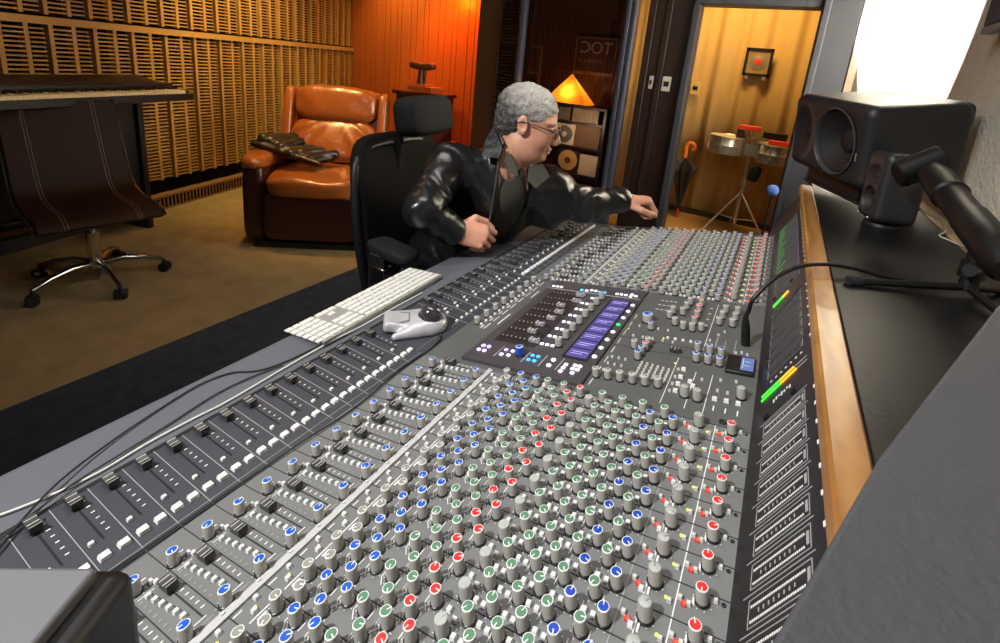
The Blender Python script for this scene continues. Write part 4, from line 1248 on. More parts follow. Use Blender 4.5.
lpart('tilt_plate', MB().box((0, 0, 0.420), (0.22, 0.16, 0.03), 0).cyl((0.02, -0.05, 0.43), (0.05, -0.30, 0.425), 0.007, 0.007, 8).box((0.055, -0.31, 0.425), (0.02, 0.06, 0.012), 0), M_black, oc, bevel=0.004)
for k in range(5):
    a = radians(3 + 72 * k); e = Vector((0.30 * cos(a), 0.30 * sin(a), 0.085))
    R_ = RZ(a)
    bl_ = lpart('base_leg', MB().tube([R_ @ Vector(v) for v in ((0.03, 0, 0.115), (0.12, 0, 0.125), (0.22, 0, 0.108), (0.30, 0, 0.078))], [0.020, 0.018, 0.014, 0.011], 10, 0), M_chrome, oc)
    cs = MB()
    for s_ in (-1, 1):
        n_ = R_ @ Vector((0.5, 0.86, 0)); c_2 = R_ @ Vector((0.305, 0, 0.030))
        cs.cyl(c_2 + n_ * (s_ * 0.007), c_2 + n_ * (s_ * 0.026), 0.030, 0.028, 16)
    cs.cyl(R_ @ Vector((0.30, 0, 0.03)), R_ @ Vector((0.30, 0, 0.08)), 0.010, 0.010, 10)
    lpart('caster', cs, M_caster, bl_)

# ------------------------------------------------------------------ digital piano against the slatted wall
pn = thing('digital_piano', 'long black piano with cream keys standing before the slatted wall', 'piano', tuple(TP + TD * -0.75 + TN * 0.27), math.atan2(TD.y, TD.x))
# local: x along the wall, -y out from the wall? (rotated so that +x = along the wall away from us, -y = into the room)
M_pkey = mat('cream piano keys', (226, 206, 160), 0.4)
X0, X1 = -0.95, 0.76
DZ = 0.085
lpart('piano_case', MB().box(((X0 + X1) / 2, 0.10, 0.915 + DZ), (X1 - X0, 0.26, 0.08), 0).box(((X0 + X1) / 2, -0.10, 0.875 + DZ), (X1 - X0, 0.22, 0.05), 0), M_black, pn, bevel=0.006)
kk = MB(); x = X0 + 0.03
while x < X1 - 0.06:
    kk.box((x + 0.0112, -0.125, 0.912 + DZ), (0.0218, 0.15, 0.022), 0); x += 0.0235
lpart('white_keys', kk, M_pkey, pn)
kk = MB(); x = X0 + 0.03; i = 0
while x < X1 - 0.08:
    if i % 7 not in (2, 6): kk.box((x + 0.0235, -0.085, 0.928 + DZ), (0.012, 0.08, 0.014), 0)
    x += 0.0235; i += 1
lpart('black_keys', kk, M_black, pn)
for s_, xx in ((0, X0 + 0.012), (1, X1 - 0.02)):
    lpart('end_block', MB().box((xx, -0.11, 0.905 + DZ), (0.035, 0.19, 0.035), 0), mat('dull brass block', (120, 104, 40), 0.5), pn, bevel=0.003)
lpart('lid', MB().box(((X0 + X1) / 2 - 0.02, 0.09, 0.972 + DZ), (X1 - X0 - 0.12, 0.20, 0.012), 0, RX(radians(10))), M_darkwood, pn, bevel=0.003)
for xx in (X0 + 0.05, 0.50):
    lpart('leg_panel', MB().box((xx, 0.08, 0.46), (0.04, 0.22, 0.92), 0), M_black, pn, bevel=0.004)
lpart('back_panel', MB().box(((X0 + 0.52) / 2, 0.02, 0.62), (0.52 - X0, 0.03, 0.66), 0), M_black, pn)
lpart('pedal_rail', MB().box(((X0 + 0.5) / 2, 0.08, 0.12), (0.5 - X0, 0.06, 0.08), 0), M_black, pn)

# ------------------------------------------------------------------ side cabinet with a wooden ornament
M_cab = mat('dark red brown cabinet', (70, 34, 22), 0.4, noise=0.3, nscale=6)
cb = thing('side_cabinet', 'dark wooden side cabinet against the orange panelled wall', 'cabinet', (-3.62, 4.30, 0.0))
part('carcass', MB().box((-3.62, 4.30, 0.49), (0.50, 0.40, 0.98), 0), M_cab, cb, bevel=0.005)
part('cabinet_top', MB().box((-3.62, 4.29, 0.995), (0.56, 0.46, 0.04), 0), M_cab, cb, bevel=0.006)
for xx in (-3.735, -3.505):
    dr = part('cabinet_door', MB().box((xx, 4.092, 0.49), (0.22, 0.02, 0.86), 0), M_cab, cb, bevel=0.005)
    part('knob', MB().superbox((xx + (0.08 if xx < -3.62 else -0.08), 4.07, 0.55), (0.025, 0.03, 0.025), 2, 6), M_chrome, dr)
orn = thing('wooden_ornament', 'small T-shaped wooden ornament on a block on the side cabinet', 'ornament', (-3.50, 4.15, 1.035))
M_orn = mat('brown carved wood', (92, 56, 34), 0.45, noise=0.4, nscale=15)
part('block', MB().box((-3.50, 4.15, 1.065), (0.34, 0.20, 0.055), 0).box((-3.53, 4.15, 1.10), (0.22, 0.15, 0.02), 0), mat('amber wood block', (170, 90, 36), 0.4, noise=0.3, nscale=10), orn, bevel=0.004)
part('stem', MB().cyl((-3.57, 4.15, 1.10), (-3.56, 4.15, 1.27), 0.045, 0.030, 14).cyl((-3.51, 4.15, 1.11), (-3.50, 4.15, 1.27), 0.010, 0.010, 8), M_orn, orn)
part('crosspiece', MB().superbox((-3.55, 4.15, 1.30), (0.34, 0.10, 0.085), 4, 8, fn=lambda x, y, z: (0, 0, 0.018 * (abs(x) - 0.4))), M_orn, orn, sharp=80)

# ------------------------------------------------------------------ inside the booth
su = thing('record_shelf', 'dark open shelf unit in the booth under the glowing pyramid lamp', 'shelf', (-2.15, 5.27, 0.0))
part('side_panel', MB().box((-2.61, 5.27, 0.515), (0.03, 0.30, 1.03), 0), M_darkwood, su)
part('side_panel', MB().box((-1.745, 5.27, 0.515), (0.03, 0.30, 1.03), 0), M_darkwood, su)
for z in (0.03, 0.235, 0.555, 0.84, 1.022):
    part('shelf_board', MB().box((-2.178, 5.27, z), (0.84, 0.30, 0.025), 0), M_darkwood, su)
part('back_panel', MB().box((-2.178, 5.425, 0.5), (0.88, 0.012, 1.02), 0), M_boothwall, su)
def sleeve(x, z, wd, hh, m, lab, disc=None, cat='record'):
    y = 5.16
    r = thing('record_sleeve', lab, cat, (x, y, z), 0, 'records on the booth shelf')
    part('cover', MB().box((x, y, z + hh / 2), (wd, 0.012, hh), 0, RX(radians(-4))), m, r, bevel=0.002)
    if disc:
        part('disc', MB().lathe([(disc[0], 0), (disc[0], 0.004), (disc[0] * 0.34, 0.005), (disc[0] * 0.32, 0.006, 1), (0.006, 0.006, 1)], 32, 0, RX(radians(86)), (x, y - 0.010, z + hh / 2)), [disc[1], disc[2]], r)
    return r
M_cream = mat('cream sleeve', (214, 196, 160), 0.6); M_gold = mat('gold record', (236, 188, 104), 0.35, metal=0.2); M_brsl = mat('brown mottled sleeve', (128, 92, 56), 0.6, noise=0.6, nscale=30); M_gysl = mat('grey brown sleeve', (126, 112, 90), 0.6, noise=0.5, nscale=14)
sleeve(-2.27, 0.854, 0.18, 0.145, M_gysl, 'dark grey record sleeve on the top shelf under the pyramid lamp')
sleeve(-1.99, 0.854, 0.32, 0.15, mat('pale patterned sleeve', (160, 140, 104), 0.6, noise=0.55, nscale=10), 'tan patterned record sleeve on the top shelf under the pyramid lamp')
sleeve(-2.22, 0.569, 0.25, 0.24, M_cream, 'white sleeve with a dark disc on the middle booth shelf', (0.10, mat('dark disc', (96, 98, 92), 0.3), M_cream))
sleeve(-1.935, 0.569, 0.30, 0.25, M_brsl, 'brown mottled record sleeve on the middle booth shelf')
sleeve(-2.14, 0.249, 0.27, 0.28, mat('dark sleeve', (54, 34, 22), 0.6), 'gold disc mounted on dark board on the bottom booth shelf', (0.12, M_gold, mat('disc label', (120, 60, 30), 0.5)))
sleeve(-1.885, 0.249, 0.22, 0.24, M_cream, 'plain white record sleeve on the bottom booth shelf')
py = thing('pyramid_lamp', 'glowing amber pyramid lamp on the booth shelf unit', 'lamp', (-2.24, 5.22, 1.035))
part('base', MB().box((-2.24, 5.22, 1.042), (0.46, 0.26, 0.014), 0), M_darkwood, py)
M_pyr = bpy.data.materials.new('amber lampshade'); M_pyr.use_nodes = True
nt = M_pyr.node_tree; nt.nodes.remove(nt.nodes['Principled BSDF'])
t1 = nt.nodes.new('ShaderNodeBsdfTranslucent'); t1.inputs[0].default_value = lin((255, 176, 60))
t2 = nt.nodes.new('ShaderNodeEmission'); t2.inputs[0].default_value = lin((255, 132, 10)); t2.inputs[1].default_value = 0.55
ad = nt.nodes.new('ShaderNodeAddShader'); nt.links.new(t1.outputs[0], ad.inputs[0]); nt.links.new(t2.outputs[0], ad.inputs[1])
nt.links.new(ad.outputs[0], nt.nodes['Material Output'].inputs[0])
part('shade', MB().add([(-2.51, 5.09, 1.05), (-1.97, 5.09, 1.05), (-1.97, 5.35, 1.05), (-2.51, 5.35, 1.05), (-2.24, 5.22, 1.38)], [(3, 2, 1, 0), (0, 1, 4), (1, 2, 4), (2, 3, 4), (3, 0, 4)]), M_pyr, py)
part('bulb', MB().superbox((-2.24, 5.22, 1.09), (0.05, 0.05, 0.06), 2, 8), glow('lamp bulb', (255, 236, 120), 4.0), py, sharp=80)

sg = thing('sign_reflection', 'reflection of a framed dark sign, modelled as a mirrored board in the booth', 'sign', (-2.10, 5.50, 1.60))  # reflection in the booth glass, built as a solid board with mirrored letters
part('board', MB().box((-2.10, 5.505, 1.61), (0.50, 0.012, 0.40), 0), mat('dark reflection board', (58, 40, 34), 0.5), sg)
M_sgf = mat('reflection frame', (120, 96, 74), 0.5)
for a in ((-2.10, 1.81, 0.52, 0.014), (-2.10, 1.405, 0.52, 0.045), (-2.352, 1.61, 0.014, 0.42), (-1.848, 1.61, 0.014, 0.42)):
    part('frame', MB().box((a[0], 5.497, a[1]), (a[2], 0.02, a[3]), 0), M_sgf, sg)
def text(s, size, m, parent, loc, rot, name='lettering', extrude=0.001):
    c = bpy.data.curves.new(name, 'FONT'); c.body = s; c.size = size; c.align_x = 'CENTER'; c.extrude = extrude
    c.materials.append(m)
    t_ = bpy.data.objects.new(name, c); COL.objects.link(t_); bpy.context.view_layer.update()
    me = bpy.data.meshes.new_from_object(t_.evaluated_get(bpy.context.evaluated_depsgraph_get())); bpy.data.objects.remove(t_)
    o = bpy.data.objects.new(name, me); COL.objects.link(o); o.parent = parent
    o.location = Vector(loc) - Vector(parent.location); o.rotation_euler = rot
    return o
M_let = mat('pale lettering', (168, 150, 132), 0.6)
text('TOC', 0.19, M_let, sg, (-2.10, 5.4970, 1.635), (pi / 2, 0, pi))
mb = MB()
for i, wd in enumerate((0.05, 0.03, 0.07, 0.04, 0.06)):
    mb.box((-2.28 + 0.062 * i, 5.4985, 1.545), (wd, 0.002, 0.03), 0)
part('reflected_small_print', mb, mat('dim reflected lettering', (104, 84, 72), 0.6), sg)
# picture ledge and wire racks seen in the dark half of the booth
st = thing('wire_rack', 'dim metal rack standing in the dark left of the booth', 'rack', (-2.72, 5.2, 0.0))
for xx in (-2.88, -2.66):
    part('upright', MB().box((xx, 5.2, 0.83), (0.018, 0.03, 1.66), 0), mat('dull rack metal', (112, 88, 66), 0.5), st)
for z in (0.25, 0.8, 1.34, 1.65):
    part('rail', MB().box((-2.77, 5.2, z), (0.23, 0.03, 0.02), 0), mat('dull rack metal', (112, 88, 66), 0.5), st)

# switch plates on the dark wood wall
for x, z, wd, hh, lab in ((-0.955, 1.385, 0.075, 0.125, 'white double switch plate on the dark wood wall by the doorway'), (-1.09, 1.385, 0.035, 0.11, 'narrow white switch plate beside the double one on the dark wood')):
    s_ = thing('switch_plate', lab, 'switch', (x, 4.29, z), 0, 'switch plates')
    part('plate', MB().box((x, 4.286, z), (wd, 0.01, hh), 0), M_offwhite, s_, bevel=0.003)
    part('rocker', MB().box((x, 4.279, z), (wd * 0.55, 0.008, hh * 0.34), 0), M_black, s_, bevel=0.002)
s_ = thing('switch_plate', 'cream switch plate against the amber curtain just inside the doorway', 'switch', (-0.90, 5.43, 1.36), 0, 'switch plates')
part('plate', MB().box((-0.90, 5.43, 1.365), (0.09, 0.02, 0.14), 0), mat('cream plate', (214, 176, 110), 0.5), s_, bevel=0.003)
part('rocker', MB().box((-0.90, 5.417, 1.365), (0.05, 0.01, 0.04), 0), M_black, s_)

# ------------------------------------------------------------------ drum room
M_dchrome = mat('drum chrome', (214, 204, 182), 0.28, metal=0.75)
M_skin = mat('drum head', (220, 200, 160), 0.5)
tm = thing('timbales', 'pair of chrome timbale drums on a tripod stand in the drum room', 'drums', (-0.23, 5.0, 0.0))
def drum(cx, cy, z, r, hh):
    d_ = part('drum_shell', MB().lathe([(r, 0), (r, hh * 0.45), (r + 0.004, hh * 0.5), (r, hh * 0.55), (r, hh)], 40, 0, None, (cx, cy, z), closed=False).lathe([(r - 0.004, hh), (r - 0.004, 0)], 40, 0, None, (cx, cy, z), closed=False), M_dchrome, tm)
    part('drum_head', MB().lathe([(r + 0.004, hh - 0.002), (r + 0.002, hh + 0.006), (0.01, hh + 0.006)], 40, 0, None, (cx, cy, z)), M_skin, d_)
    mb = MB().lathe([(r + 0.008, hh - 0.006), (r + 0.012, hh + 0.002), (r + 0.008, hh + 0.010), (r + 0.003, hh + 0.004)], 40, 0, None, (cx, cy, z), closed=False)
    part('hoop', mb, M_dchrome, d_)
    for k in range(6):
        a = 2 * pi * k / 6 + 0.3
        part('tension_rod', MB().cyl((cx + (r + 0.014) * cos(a), cy + (r + 0.014) * sin(a), z + 0.02), (cx + (r + 0.014) * cos(a), cy + (r + 0.014) * sin(a), z + hh), 0.006, 0.006, 8).box((cx + (r + 0.010) * cos(a), cy + (r + 0.010) * sin(a), z + hh * 0.35), (0.022, 0.022, 0.05), 0, RZ(a)), M_dchrome, d_)
drum(-0.44, 5.02, 0.79, 0.165, 0.16)
drum(-0.02, 5.02, 0.76, 0.15, 0.17)
mb = MB().cyl((-0.23, 5.0, 0.12), (-0.23, 5.0, 0.98), 0.016, 0.014, 12).cyl((-0.42, 5.0, 0.80), (-0.05, 5.0, 0.80), 0.012, 0.012, 10).cyl((-0.23, 5.0, 0.50), (-0.23, 5.0, 0.56), 0.026, 0.026, 12)
mb.box((-0.23, 4.98, 0.86), (0.10, 0.05, 0.10), 0)
part('stand_post', mb, M_dchrome, tm)
for a in (100, 215, 335):
    e = Vector((-0.23 + 0.34 * cos(radians(a)), 5.0 + 0.34 * sin(radians(a)), 0.012))
    part('tripod_leg', MB().tube([(-0.23, 5.0, 0.44), e], 0.009, 8).tube([(-0.23, 5.0, 0.16), (Vector((-0.23, 5.0, 0.44)) * 0.45 + e * 0.55)], 0.005, 6), M_dchrome, tm)
M_redp = mat('orange red plastic', (236, 62, 30), 0.4)
wbk = thing('woodblock', 'bright red percussion block mounted above the timbales', 'percussion block', (-0.27, 4.97, 1.03))
part('block', MB().box((-0.27, 4.97, 1.06), (0.19, 0.07, 0.045), 0), M_redp, wbk, bevel=0.006)
part('clamp', MB().cyl((-0.23, 4.99, 0.975), (-0.25, 4.97, 1.04), 0.010, 0.010, 8), M_dchrome, wbk)
wbk = thing('woodblock', 'low red percussion block clamped beside the chrome drum on the post side', 'percussion block', (0.02, 4.93, 0.95))
part('block', MB().box((0.02, 4.94, 0.962), (0.22, 0.08, 0.04), 0), M_redp, wbk, bevel=0.006)
part('clamp', MB().cyl((-0.08, 4.95, 0.935), (-0.18, 4.98, 0.94), 0.010, 0.010, 8), M_dchrome, wbk)
M_bell = mat('dark cowbell metal', (58, 50, 40), 0.4, metal=0.6)
cwb = thing('cowbell', 'dark cowbell mounted above the timbales', 'cowbell', (-0.07, 4.97, 1.0))
part('bell', MB().prism([(-0.10, -0.03), (0.10, -0.05), (0.10, 0.05), (-0.10, 0.03)], -0.03, 0.03, 'y', 0, RY(radians(8)), (-0.05, 4.97, 1.01)), M_bell, cwb, bevel=0.008)
part('clamp', MB().cyl((-0.15, 4.97, 1.0), (-0.24, 4.99, 0.96), 0.009, 0.009, 8), M_dchrome, cwb)
cwb = thing('cowbell', 'small dark bell leaning beside the red block on the timbales', 'cowbell', (-0.33, 4.97, 0.98))
part('bell', MB().prism([(-0.025, 0.07), (0.025, 0.07), (0.05, -0.04), (-0.05, -0.04)], -0.025, 0.025, 'y', 0, RY(radians(-10)), (-0.335, 4.97, 0.985)), M_bell, cwb, bevel=0.006)
part('clamp', MB().cyl((-0.30, 4.98, 0.97), (-0.24, 5.0, 0.95), 0.008, 0.008, 8), M_dchrome, cwb)
bag = single('drum_key_pouch', MB().superbox((0, 0, 0), (0.10, 0.06, 0.16), 3, 8), M_blackmatte, 'black pouch hanging under the timbales from the stand', 'pouch', (-0.15, 4.965, 0.64), (0, radians(12), 0), sharp=80)
# umbrella
um = thing('umbrella', 'furled black umbrella with an orange handle leaning in the doorway', 'umbrella', (-0.80, 5.15, 0.0), 0)
M_umb = mat('black umbrella cloth', (34, 28, 22), 0.6)
mb = MB(); segs = 16; prof_ = [(0.012, 0.08), (0.032, 0.18), (0.068, 0.34), (0.115, 0.49), (0.142, 0.55), (0.10, 0.60), (0.03, 0.645), (0.012, 0.67)]
vs = []; fs = []
for r_, z_ in prof_:
    for k in range(segs):
        a = 2 * pi * k / segs; rr = r_ * (1.0 if k % 2 == 0 else 0.55)
        vs.append((rr * cos(a), rr * sin(a), z_ - (0.05 if k % 2 and 0.45 < z_ < 0.62 else 0)))
for j in range(len(prof_) - 1):
    for k in range(segs):
        l = (k + 1) % segs
        fs.append((j * segs + k, j * segs + l, (j + 1) * segs + l, (j + 1) * segs + k))
lpart('canopy', MB().add(vs, fs), M_umb, um, sharp=20)
lpart('shaft', MB().cyl((0, 0, 0.03), (0, 0, 0.70), 0.007, 0.007, 8), M_dchrome, um)
lpart('tip', MB().cyl((0, 0, 0.004), (0, 0, 0.10), 0.006, 0.014, 10), M_redp, um)
M_orh = mat('orange handle', (240, 120, 24), 0.4)
lpart('handle', MB().tube([(0, 0, 0.64), (0, 0, 0.72), (0.0, 0, 0.765), (0.025, 0, 0.805), (0.065, 0, 0.80), (0.082, 0, 0.76), (0.065, 0, 0.73)], 0.019, 12, 0, 6), M_orh, um)
um.rotation_euler = (radians(-4), radians(-3), 0)
# framed picture
fp = thing('framed_picture', 'black framed picture with a red centre hanging on the amber curtain', 'picture', (-0.37, 5.42, 1.68))
for cx, cz, sx, sz in ((-0.35, 1.80, 0.25, 0.026), (-0.35, 1.555, 0.25, 0.026), (-0.462, 1.6775, 0.026, 0.27), (-0.238, 1.6775, 0.026, 0.27)):
    part('frame', MB().box((cx, 5.42, cz), (sx, 0.025, sz), 0), mat('black picture frame', (26, 14, 8), 0.4), fp)
part('print', MB().box((-0.35, 5.425, 1.6775), (0.21, 0.01, 0.23), 0), mat('tan print', (166, 134, 84), 0.6, noise=0.3, nscale=14), fp)
part('disc', MB().lathe([(0.080, 0), (0.080, 0.003), (0.037, 0.004), (0.035, 0.005, 1), (0.002, 0.005, 1)], 32, 0, RX(radians(90)), (-0.35, 5.418, 1.685)), [mat('grey ring', (150, 138, 112), 0.4, metal=0.3), M_redp], fp)
for xx in (-0.43, -0.27):
    part('peg', MB().box((xx, 5.425, 1.525), (0.03, 0.04, 0.03), 0), M_dchrome, fp)
# blue ball on a thin stand behind the console
bb = thing('ball_microphone', 'blue foam ball on a thin stand behind the far end of the console', 'microphone', (0.025, 3.75, 0.0))
part('foam_ball', MB().superbox((0.025, 3.75, EYE - 0.682), (0.082, 0.082, 0.082), 2.0, 12), mat('blue foam', (72, 104, 176), 0.85, bump=0.4, bscale=300), bb, sharp=80)
part('stand', MB().cyl((0.025, 3.75, 0.015), (0.025, 3.75, EYE - 0.71), 0.008, 0.008, 10).cyl((0.025, 3.75, 0.0), (0.025, 3.75, 0.018), 0.10, 0.09, 24), M_black, bb)
# dark screen on the plaster wall
sc_ = thing('wall_screen', 'dark flat screen mounted high on the plaster wall', 'screen', (0.51, 1.60, 1.67))
part('screen_body', MB().box((0.510, 1.60, 1.96), (0.05, 0.98, 0.56), 0), mat('dark screen', (52, 56, 66), 0.7, spec=0.1), sc_, bevel=0.006)
part('screen_edge', MB().box((0.500, 1.60, 1.668), (0.03, 0.98, 0.02), 0), mat('grey screen edge', (90, 92, 98), 0.6), sc_)
# ------------------------------------------------------------------ the engineer and his chair
M_mesh = mat('black chair mesh', (15, 13, 12), 0.85, spec=0.2, noise=0.3, nscale=30, bump=0.15, bscale=400)
M_pad = mat('black foam pad', (15, 15, 17), 0.8, spec=0.3)
ch = thing('studio_chair', 'black high-backed mesh chair with a headrest carrying the man', 'chair', (-0.985, 1.345, 0.0), radians(5))
# local: front is +x, its right side is -y (towards the lens)
lpart('seat', MB().superbox((0.0, 0, 0.375), (0.50, 0.50, 0.09), 4, 10), M_mesh, ch, sharp=80)
mb = MB().superbox((-0.215, 0, 0.83), (0.07, 0.47, 0.62), 5, 12, 0, RY(radians(-8)), fn=lambda x, y, z: (-0.03 * (1 - y * y), 0, 0))
lpart('backrest', mb, M_mesh, ch, sharp=80)
lpart('back_frame', MB().tube([(-0.16, -0.22, 0.54), (-0.19, -0.245, 0.70), (-0.225, -0.245, 0.95), (-0.25, -0.19, 1.08), (-0.26, 0.0, 1.10), (-0.25, 0.19, 1.08), (-0.225, 0.245, 0.95), (-0.19, 0.245, 0.70), (-0.16, 0.22, 0.54)], 0.014, 10, 0, 5), M_black, ch)
hr = lpart('headrest', MB().superbox((-0.135, 0, 1.212), (0.11, 0.26, 0.140), 4.2, 14, 0, RY(radians(-12))), M_pad, ch, sharp=80)
lpart('headrest_post', MB().tube([(-0.245, 0, 1.0), (-0.245, 0, 1.12), (-0.19, 0, 1.20)], 0.018, 10), M_black, ch)
for s_ in (-1, 1):
    ar = lpart('armrest', MB().superbox((-0.02, s_ * 0.30, 0.825), (0.19, 0.085, 0.04), 4, 10, 0, RZ(s_ * radians(14))), M_pad, ch, sharp=80)
    lpart('arm_post', MB().box((-0.06, s_ * 0.315, 0.60), (0.06, 0.03, 0.42), 0).box((-0.05, s_ * 0.20, 0.40), (0.06, 0.25, 0.03), 0).box((-0.05, s_ * 0.315, 0.74), (0.055, 0.042, 0.06), 1), [M_black, M_chrome], ar, bevel=0.005)
lpart('gas_column', MB().cyl((0, 0, 0.09), (0, 0, 0.34), 0.03, 0.022, 16), M_black, ch)
for k in range(5):
    R_ = RZ(radians(20 + 72 * k))
    lg = lpart('base_leg', MB().tube([R_ @ Vector(v) for v in ((0.02, 0, 0.11), (0.15, 0, 0.105), (0.31, 0, 0.075))], [0.024, 0.02, 0.014], 10), M_black, ch)
    cs = MB()
    for q in (-1, 1):
        c_2 = R_ @ Vector((0.31, q * 0.016, 0.030)); cs.cyl(c_2 - R_ @ Vector((0, 0.009, 0)), c_2 + R_ @ Vector((0, 0.009, 0)), 0.030, 0.030, 14)
    lpart('caster', cs, M_caster, lg)

def V3(*a): return np.array(a, float)
def unit(a): return a / np.linalg.norm(a)
cr, cdn, cfw = CM[0], CM[1], CM[2]          # lens right, down, forward: only used to aim the head
shR = V3(-0.935, 1.255, 1.075); shL = V3(-0.685, 1.495, 1.012)
elR = V3(-0.884, 1.062, 0.976); wrR = V3(-0.842, 1.155, 0.900)
elL = V3(-0.582, 1.608, 0.946); wrL = V3(-0.486, 1.730, 0.960)
nk = V3(-0.785, 1.375, 1.125); hp = V3(-1.07, 1.41, 0.56); chest = V3(-0.875, 1.435, 0.95)
HC = V3(-0.727, 1.385, 1.240)
# head frame: facing along the console's length and down
fx = unit(V3(0.93, 0.36, 0.0)); fx = unit(fx * cos(radians(13)) + V3(0, 0, -1) * sin(radians(13)))
ly = unit(np.cross(V3(0, 0, 1), fx)); uz = np.cross(fx, ly)
HR = np.stack([fx, ly, uz], 1)
def H(x, y, z): return HC + HR @ V3(x, y, z)
def turn(R, ax, a):
    return np.array(Matrix(R.tolist()) @ Matrix.Rotation(a, 3, ax))
body = Field((-1.17, 0.93, -0.01), (-0.30, 1.98, 1.40), 0.0043)
B_ = body
# torso and legs inside the clothes
B_.cap(hp, chest, 0.115, 0.12, 0.03).cap(shR, shL, 0.06, 0.06, 0.04).cap(chest, nk, 0.11, 0.06, 0.04)
B_.cap(shR, elR, 0.045, 0.038, 0.02).cap(elR, wrR, 0.038, 0.026, 0.02).cap(shL, elL, 0.045, 0.038, 0.02).cap(elL, wrL, 0.038, 0.026, 0.02)
KN_ = []
for s_, dy in ((1, 0.10), (-1, -0.10)):
    h_ = hp + V3(0.02, dy, 0.0); k_ = V3(-0.60, 1.34 + dy * 1.5, 0.50); a_ = V3(-0.62, 1.34 + dy * 1.6, 0.08)
    KN_.append((h_, k_, a_))
    B_.cap(h_, k_, 0.075, 0.052, 0.03).cap(k_, a_, 0.05, 0.035, 0.02)
# neck and head
B_.cap(nk - V3(0, 0, 0.02), H(-0.035, 0, -0.05), 0.060, 0.055, 0.03)
B_.ell(H(-0.016, 0, 0.036), (0.098, 0.076, 0.084), HR, 0.01)
B_.ell(H(0.030, 0, -0.028), (0.062, 0.066, 0.090), HR, 0.025)
B_.ell(H(0.046, 0, -0.086), (0.038, 0.054, 0.033), HR, 0.02)
for s_ in (-1, 1):
    B_.ell(H(0.006, s_ * 0.048, -0.070), (0.040, 0.020, 0.034), HR, 0.02)
B_.ell(H(0.012, 0, -0.102), (0.050, 0.050, 0.026), HR, 0.025)
for s_ in (-1, 1):
    B_.ell(H(0.048, s_ * 0.036, -0.034), (0.034, 0.026, 0.032), HR, 0.018)
    B_.ell(H(0.066, s_ * 0.030, 0.027), (0.020, 0.030, 0.011), HR, 0.010)
    B_.ell(H(0.096, s_ * 0.031, 0.004), (0.018, 0.018, 0.013), HR, 0.008, 'sub')
    B_.ell(H(0.070, s_ * 0.031, 0.003), (0.014, 0.015, 0.012), HR, 0.003)
    B_.ell(H(0.076, s_ * 0.031, 0.010), (0.010, 0.017, 0.004), HR, 0.003)
    Er = turn(HR, 'Y', radians(-14)); Er = turn(Er, 'Z', s_ * radians(20))
    B_.ell(H(-0.010, s_ * 0.078, -0.004), (0.019, 0.009, 0.033), Er, 0.006)
    B_.ell(H(-0.006, s_ * 0.087, 0.000), (0.010, 0.006, 0.018), Er, 0.004, 'sub')
    B_.ell(H(0.100, s_ * 0.011, -0.036), (0.010, 0.008, 0.008), HR, 0.006)
B_.cap(H(0.086, 0, 0.014), H(0.109, 0, -0.028), 0.0075, 0.0115, 0.010)
B_.ell(H(0.090, 0, -0.060), (0.011, 0.024, 0.0065), HR, 0.006)
B_.ell(H(0.087, 0, -0.071), (0.011, 0.021, 0.0065), HR, 0.006)
B_.ell(H(0.100, 0, -0.0655), (0.010, 0.021, 0.0015), HR, 0.002, 'sub')
B_.ell(H(0.074, 0, -0.094), (0.017, 0.022, 0.015), HR, 0.012)
# hands: frame x along the hand, y to the thumb, z out of the back
def hand(w, x, y, z, curl, spread, thumb):
    R = 1.10 * np.stack([x, y, z], 1)
    def P(a, b, c): return w + R @ V3(a, b, c)
    B_.cap(P(-0.03, 0, 0), P(0.012, 0, 0), 0.026, 0.027, 0.012)
    B_.cap(P(0.022, 0.022, 0.002), P(0.080, 0.026, 0.003), 0.0155, 0.0125, 0.014)
    B_.cap(P(0.022, 0.006, 0.004), P(0.084, 0.007, 0.005), 0.0155, 0.0125, 0.014)
    B_.cap(P(0.020, -0.010, 0.002), P(0.080, -0.012, 0.003), 0.0150, 0.0120, 0.014)
    B_.cap(P(0.018, -0.024, -0.002), P(0.072, -0.030, -0.002), 0.0145, 0.0110, 0.014)
    tips = []
    for i, (b0, yy, L1, L2, L3, r) in enumerate(((0.083, 0.027, 0.042, 0.026, 0.021, 0.0098), (0.088, 0.007, 0.046, 0.029, 0.022, 0.0100), (0.083, -0.013, 0.042, 0.027, 0.021, 0.0095), (0.074, -0.031, 0.033, 0.021, 0.018, 0.0084))):
        p = P(b0, yy, 0.002)
        ang = 0.0
        for j, L in enumerate((L1, L2, L3)):
            ang += curl[i][j]
            q = p + R @ V3(L * cos(ang), spread[i] * L, -L * sin(ang))
            rr = r * (1 - 0.10 * j)
            B_.cap(p, q, rr, rr * 0.92, 0.0035)
            p = q
    p = P(0.018, 0.024, -0.012)
    for j, q in enumerate(thumb):
        q = P(*q)
        B_.cap(p, q, (0.0145, 0.0118, 0.0104)[j], (0.0118, 0.0106, 0.0090)[j], (0.010, 0.004, 0.003)[j])
        p = q
dR = unit(wrR - elR); xR = unit(0.55 * dR + 0.75 * cr)
zR = unit(-cfw * 0.85 - cdn * 0.42); zR = unit(zR - xR * float(zR @ xR)); yR = np.cross(zR, xR)
hand(wrR + xR * 0.018, xR, yR, zR, ((0.55, 1.05, 0.75), (0.80, 1.25, 0.9), (0.95, 1.35, 0.9), (1.05, 1.4, 0.9)), (0.02, 0.0, 0.0, 0.02),
     ((0.048, 0.050, 0.004), (0.082, 0.050, -0.004), (0.108, 0.040, -0.016)))
dL = unit(wrL - elL); xL = unit(0.45 * dL + 0.8 * cr + 0.06 * cdn)
zL = unit(-cdn * 0.95 - cfw * 0.25); zL = unit(zL - xL * float(zL @ xL)); yL = -np.cross(zL, xL)
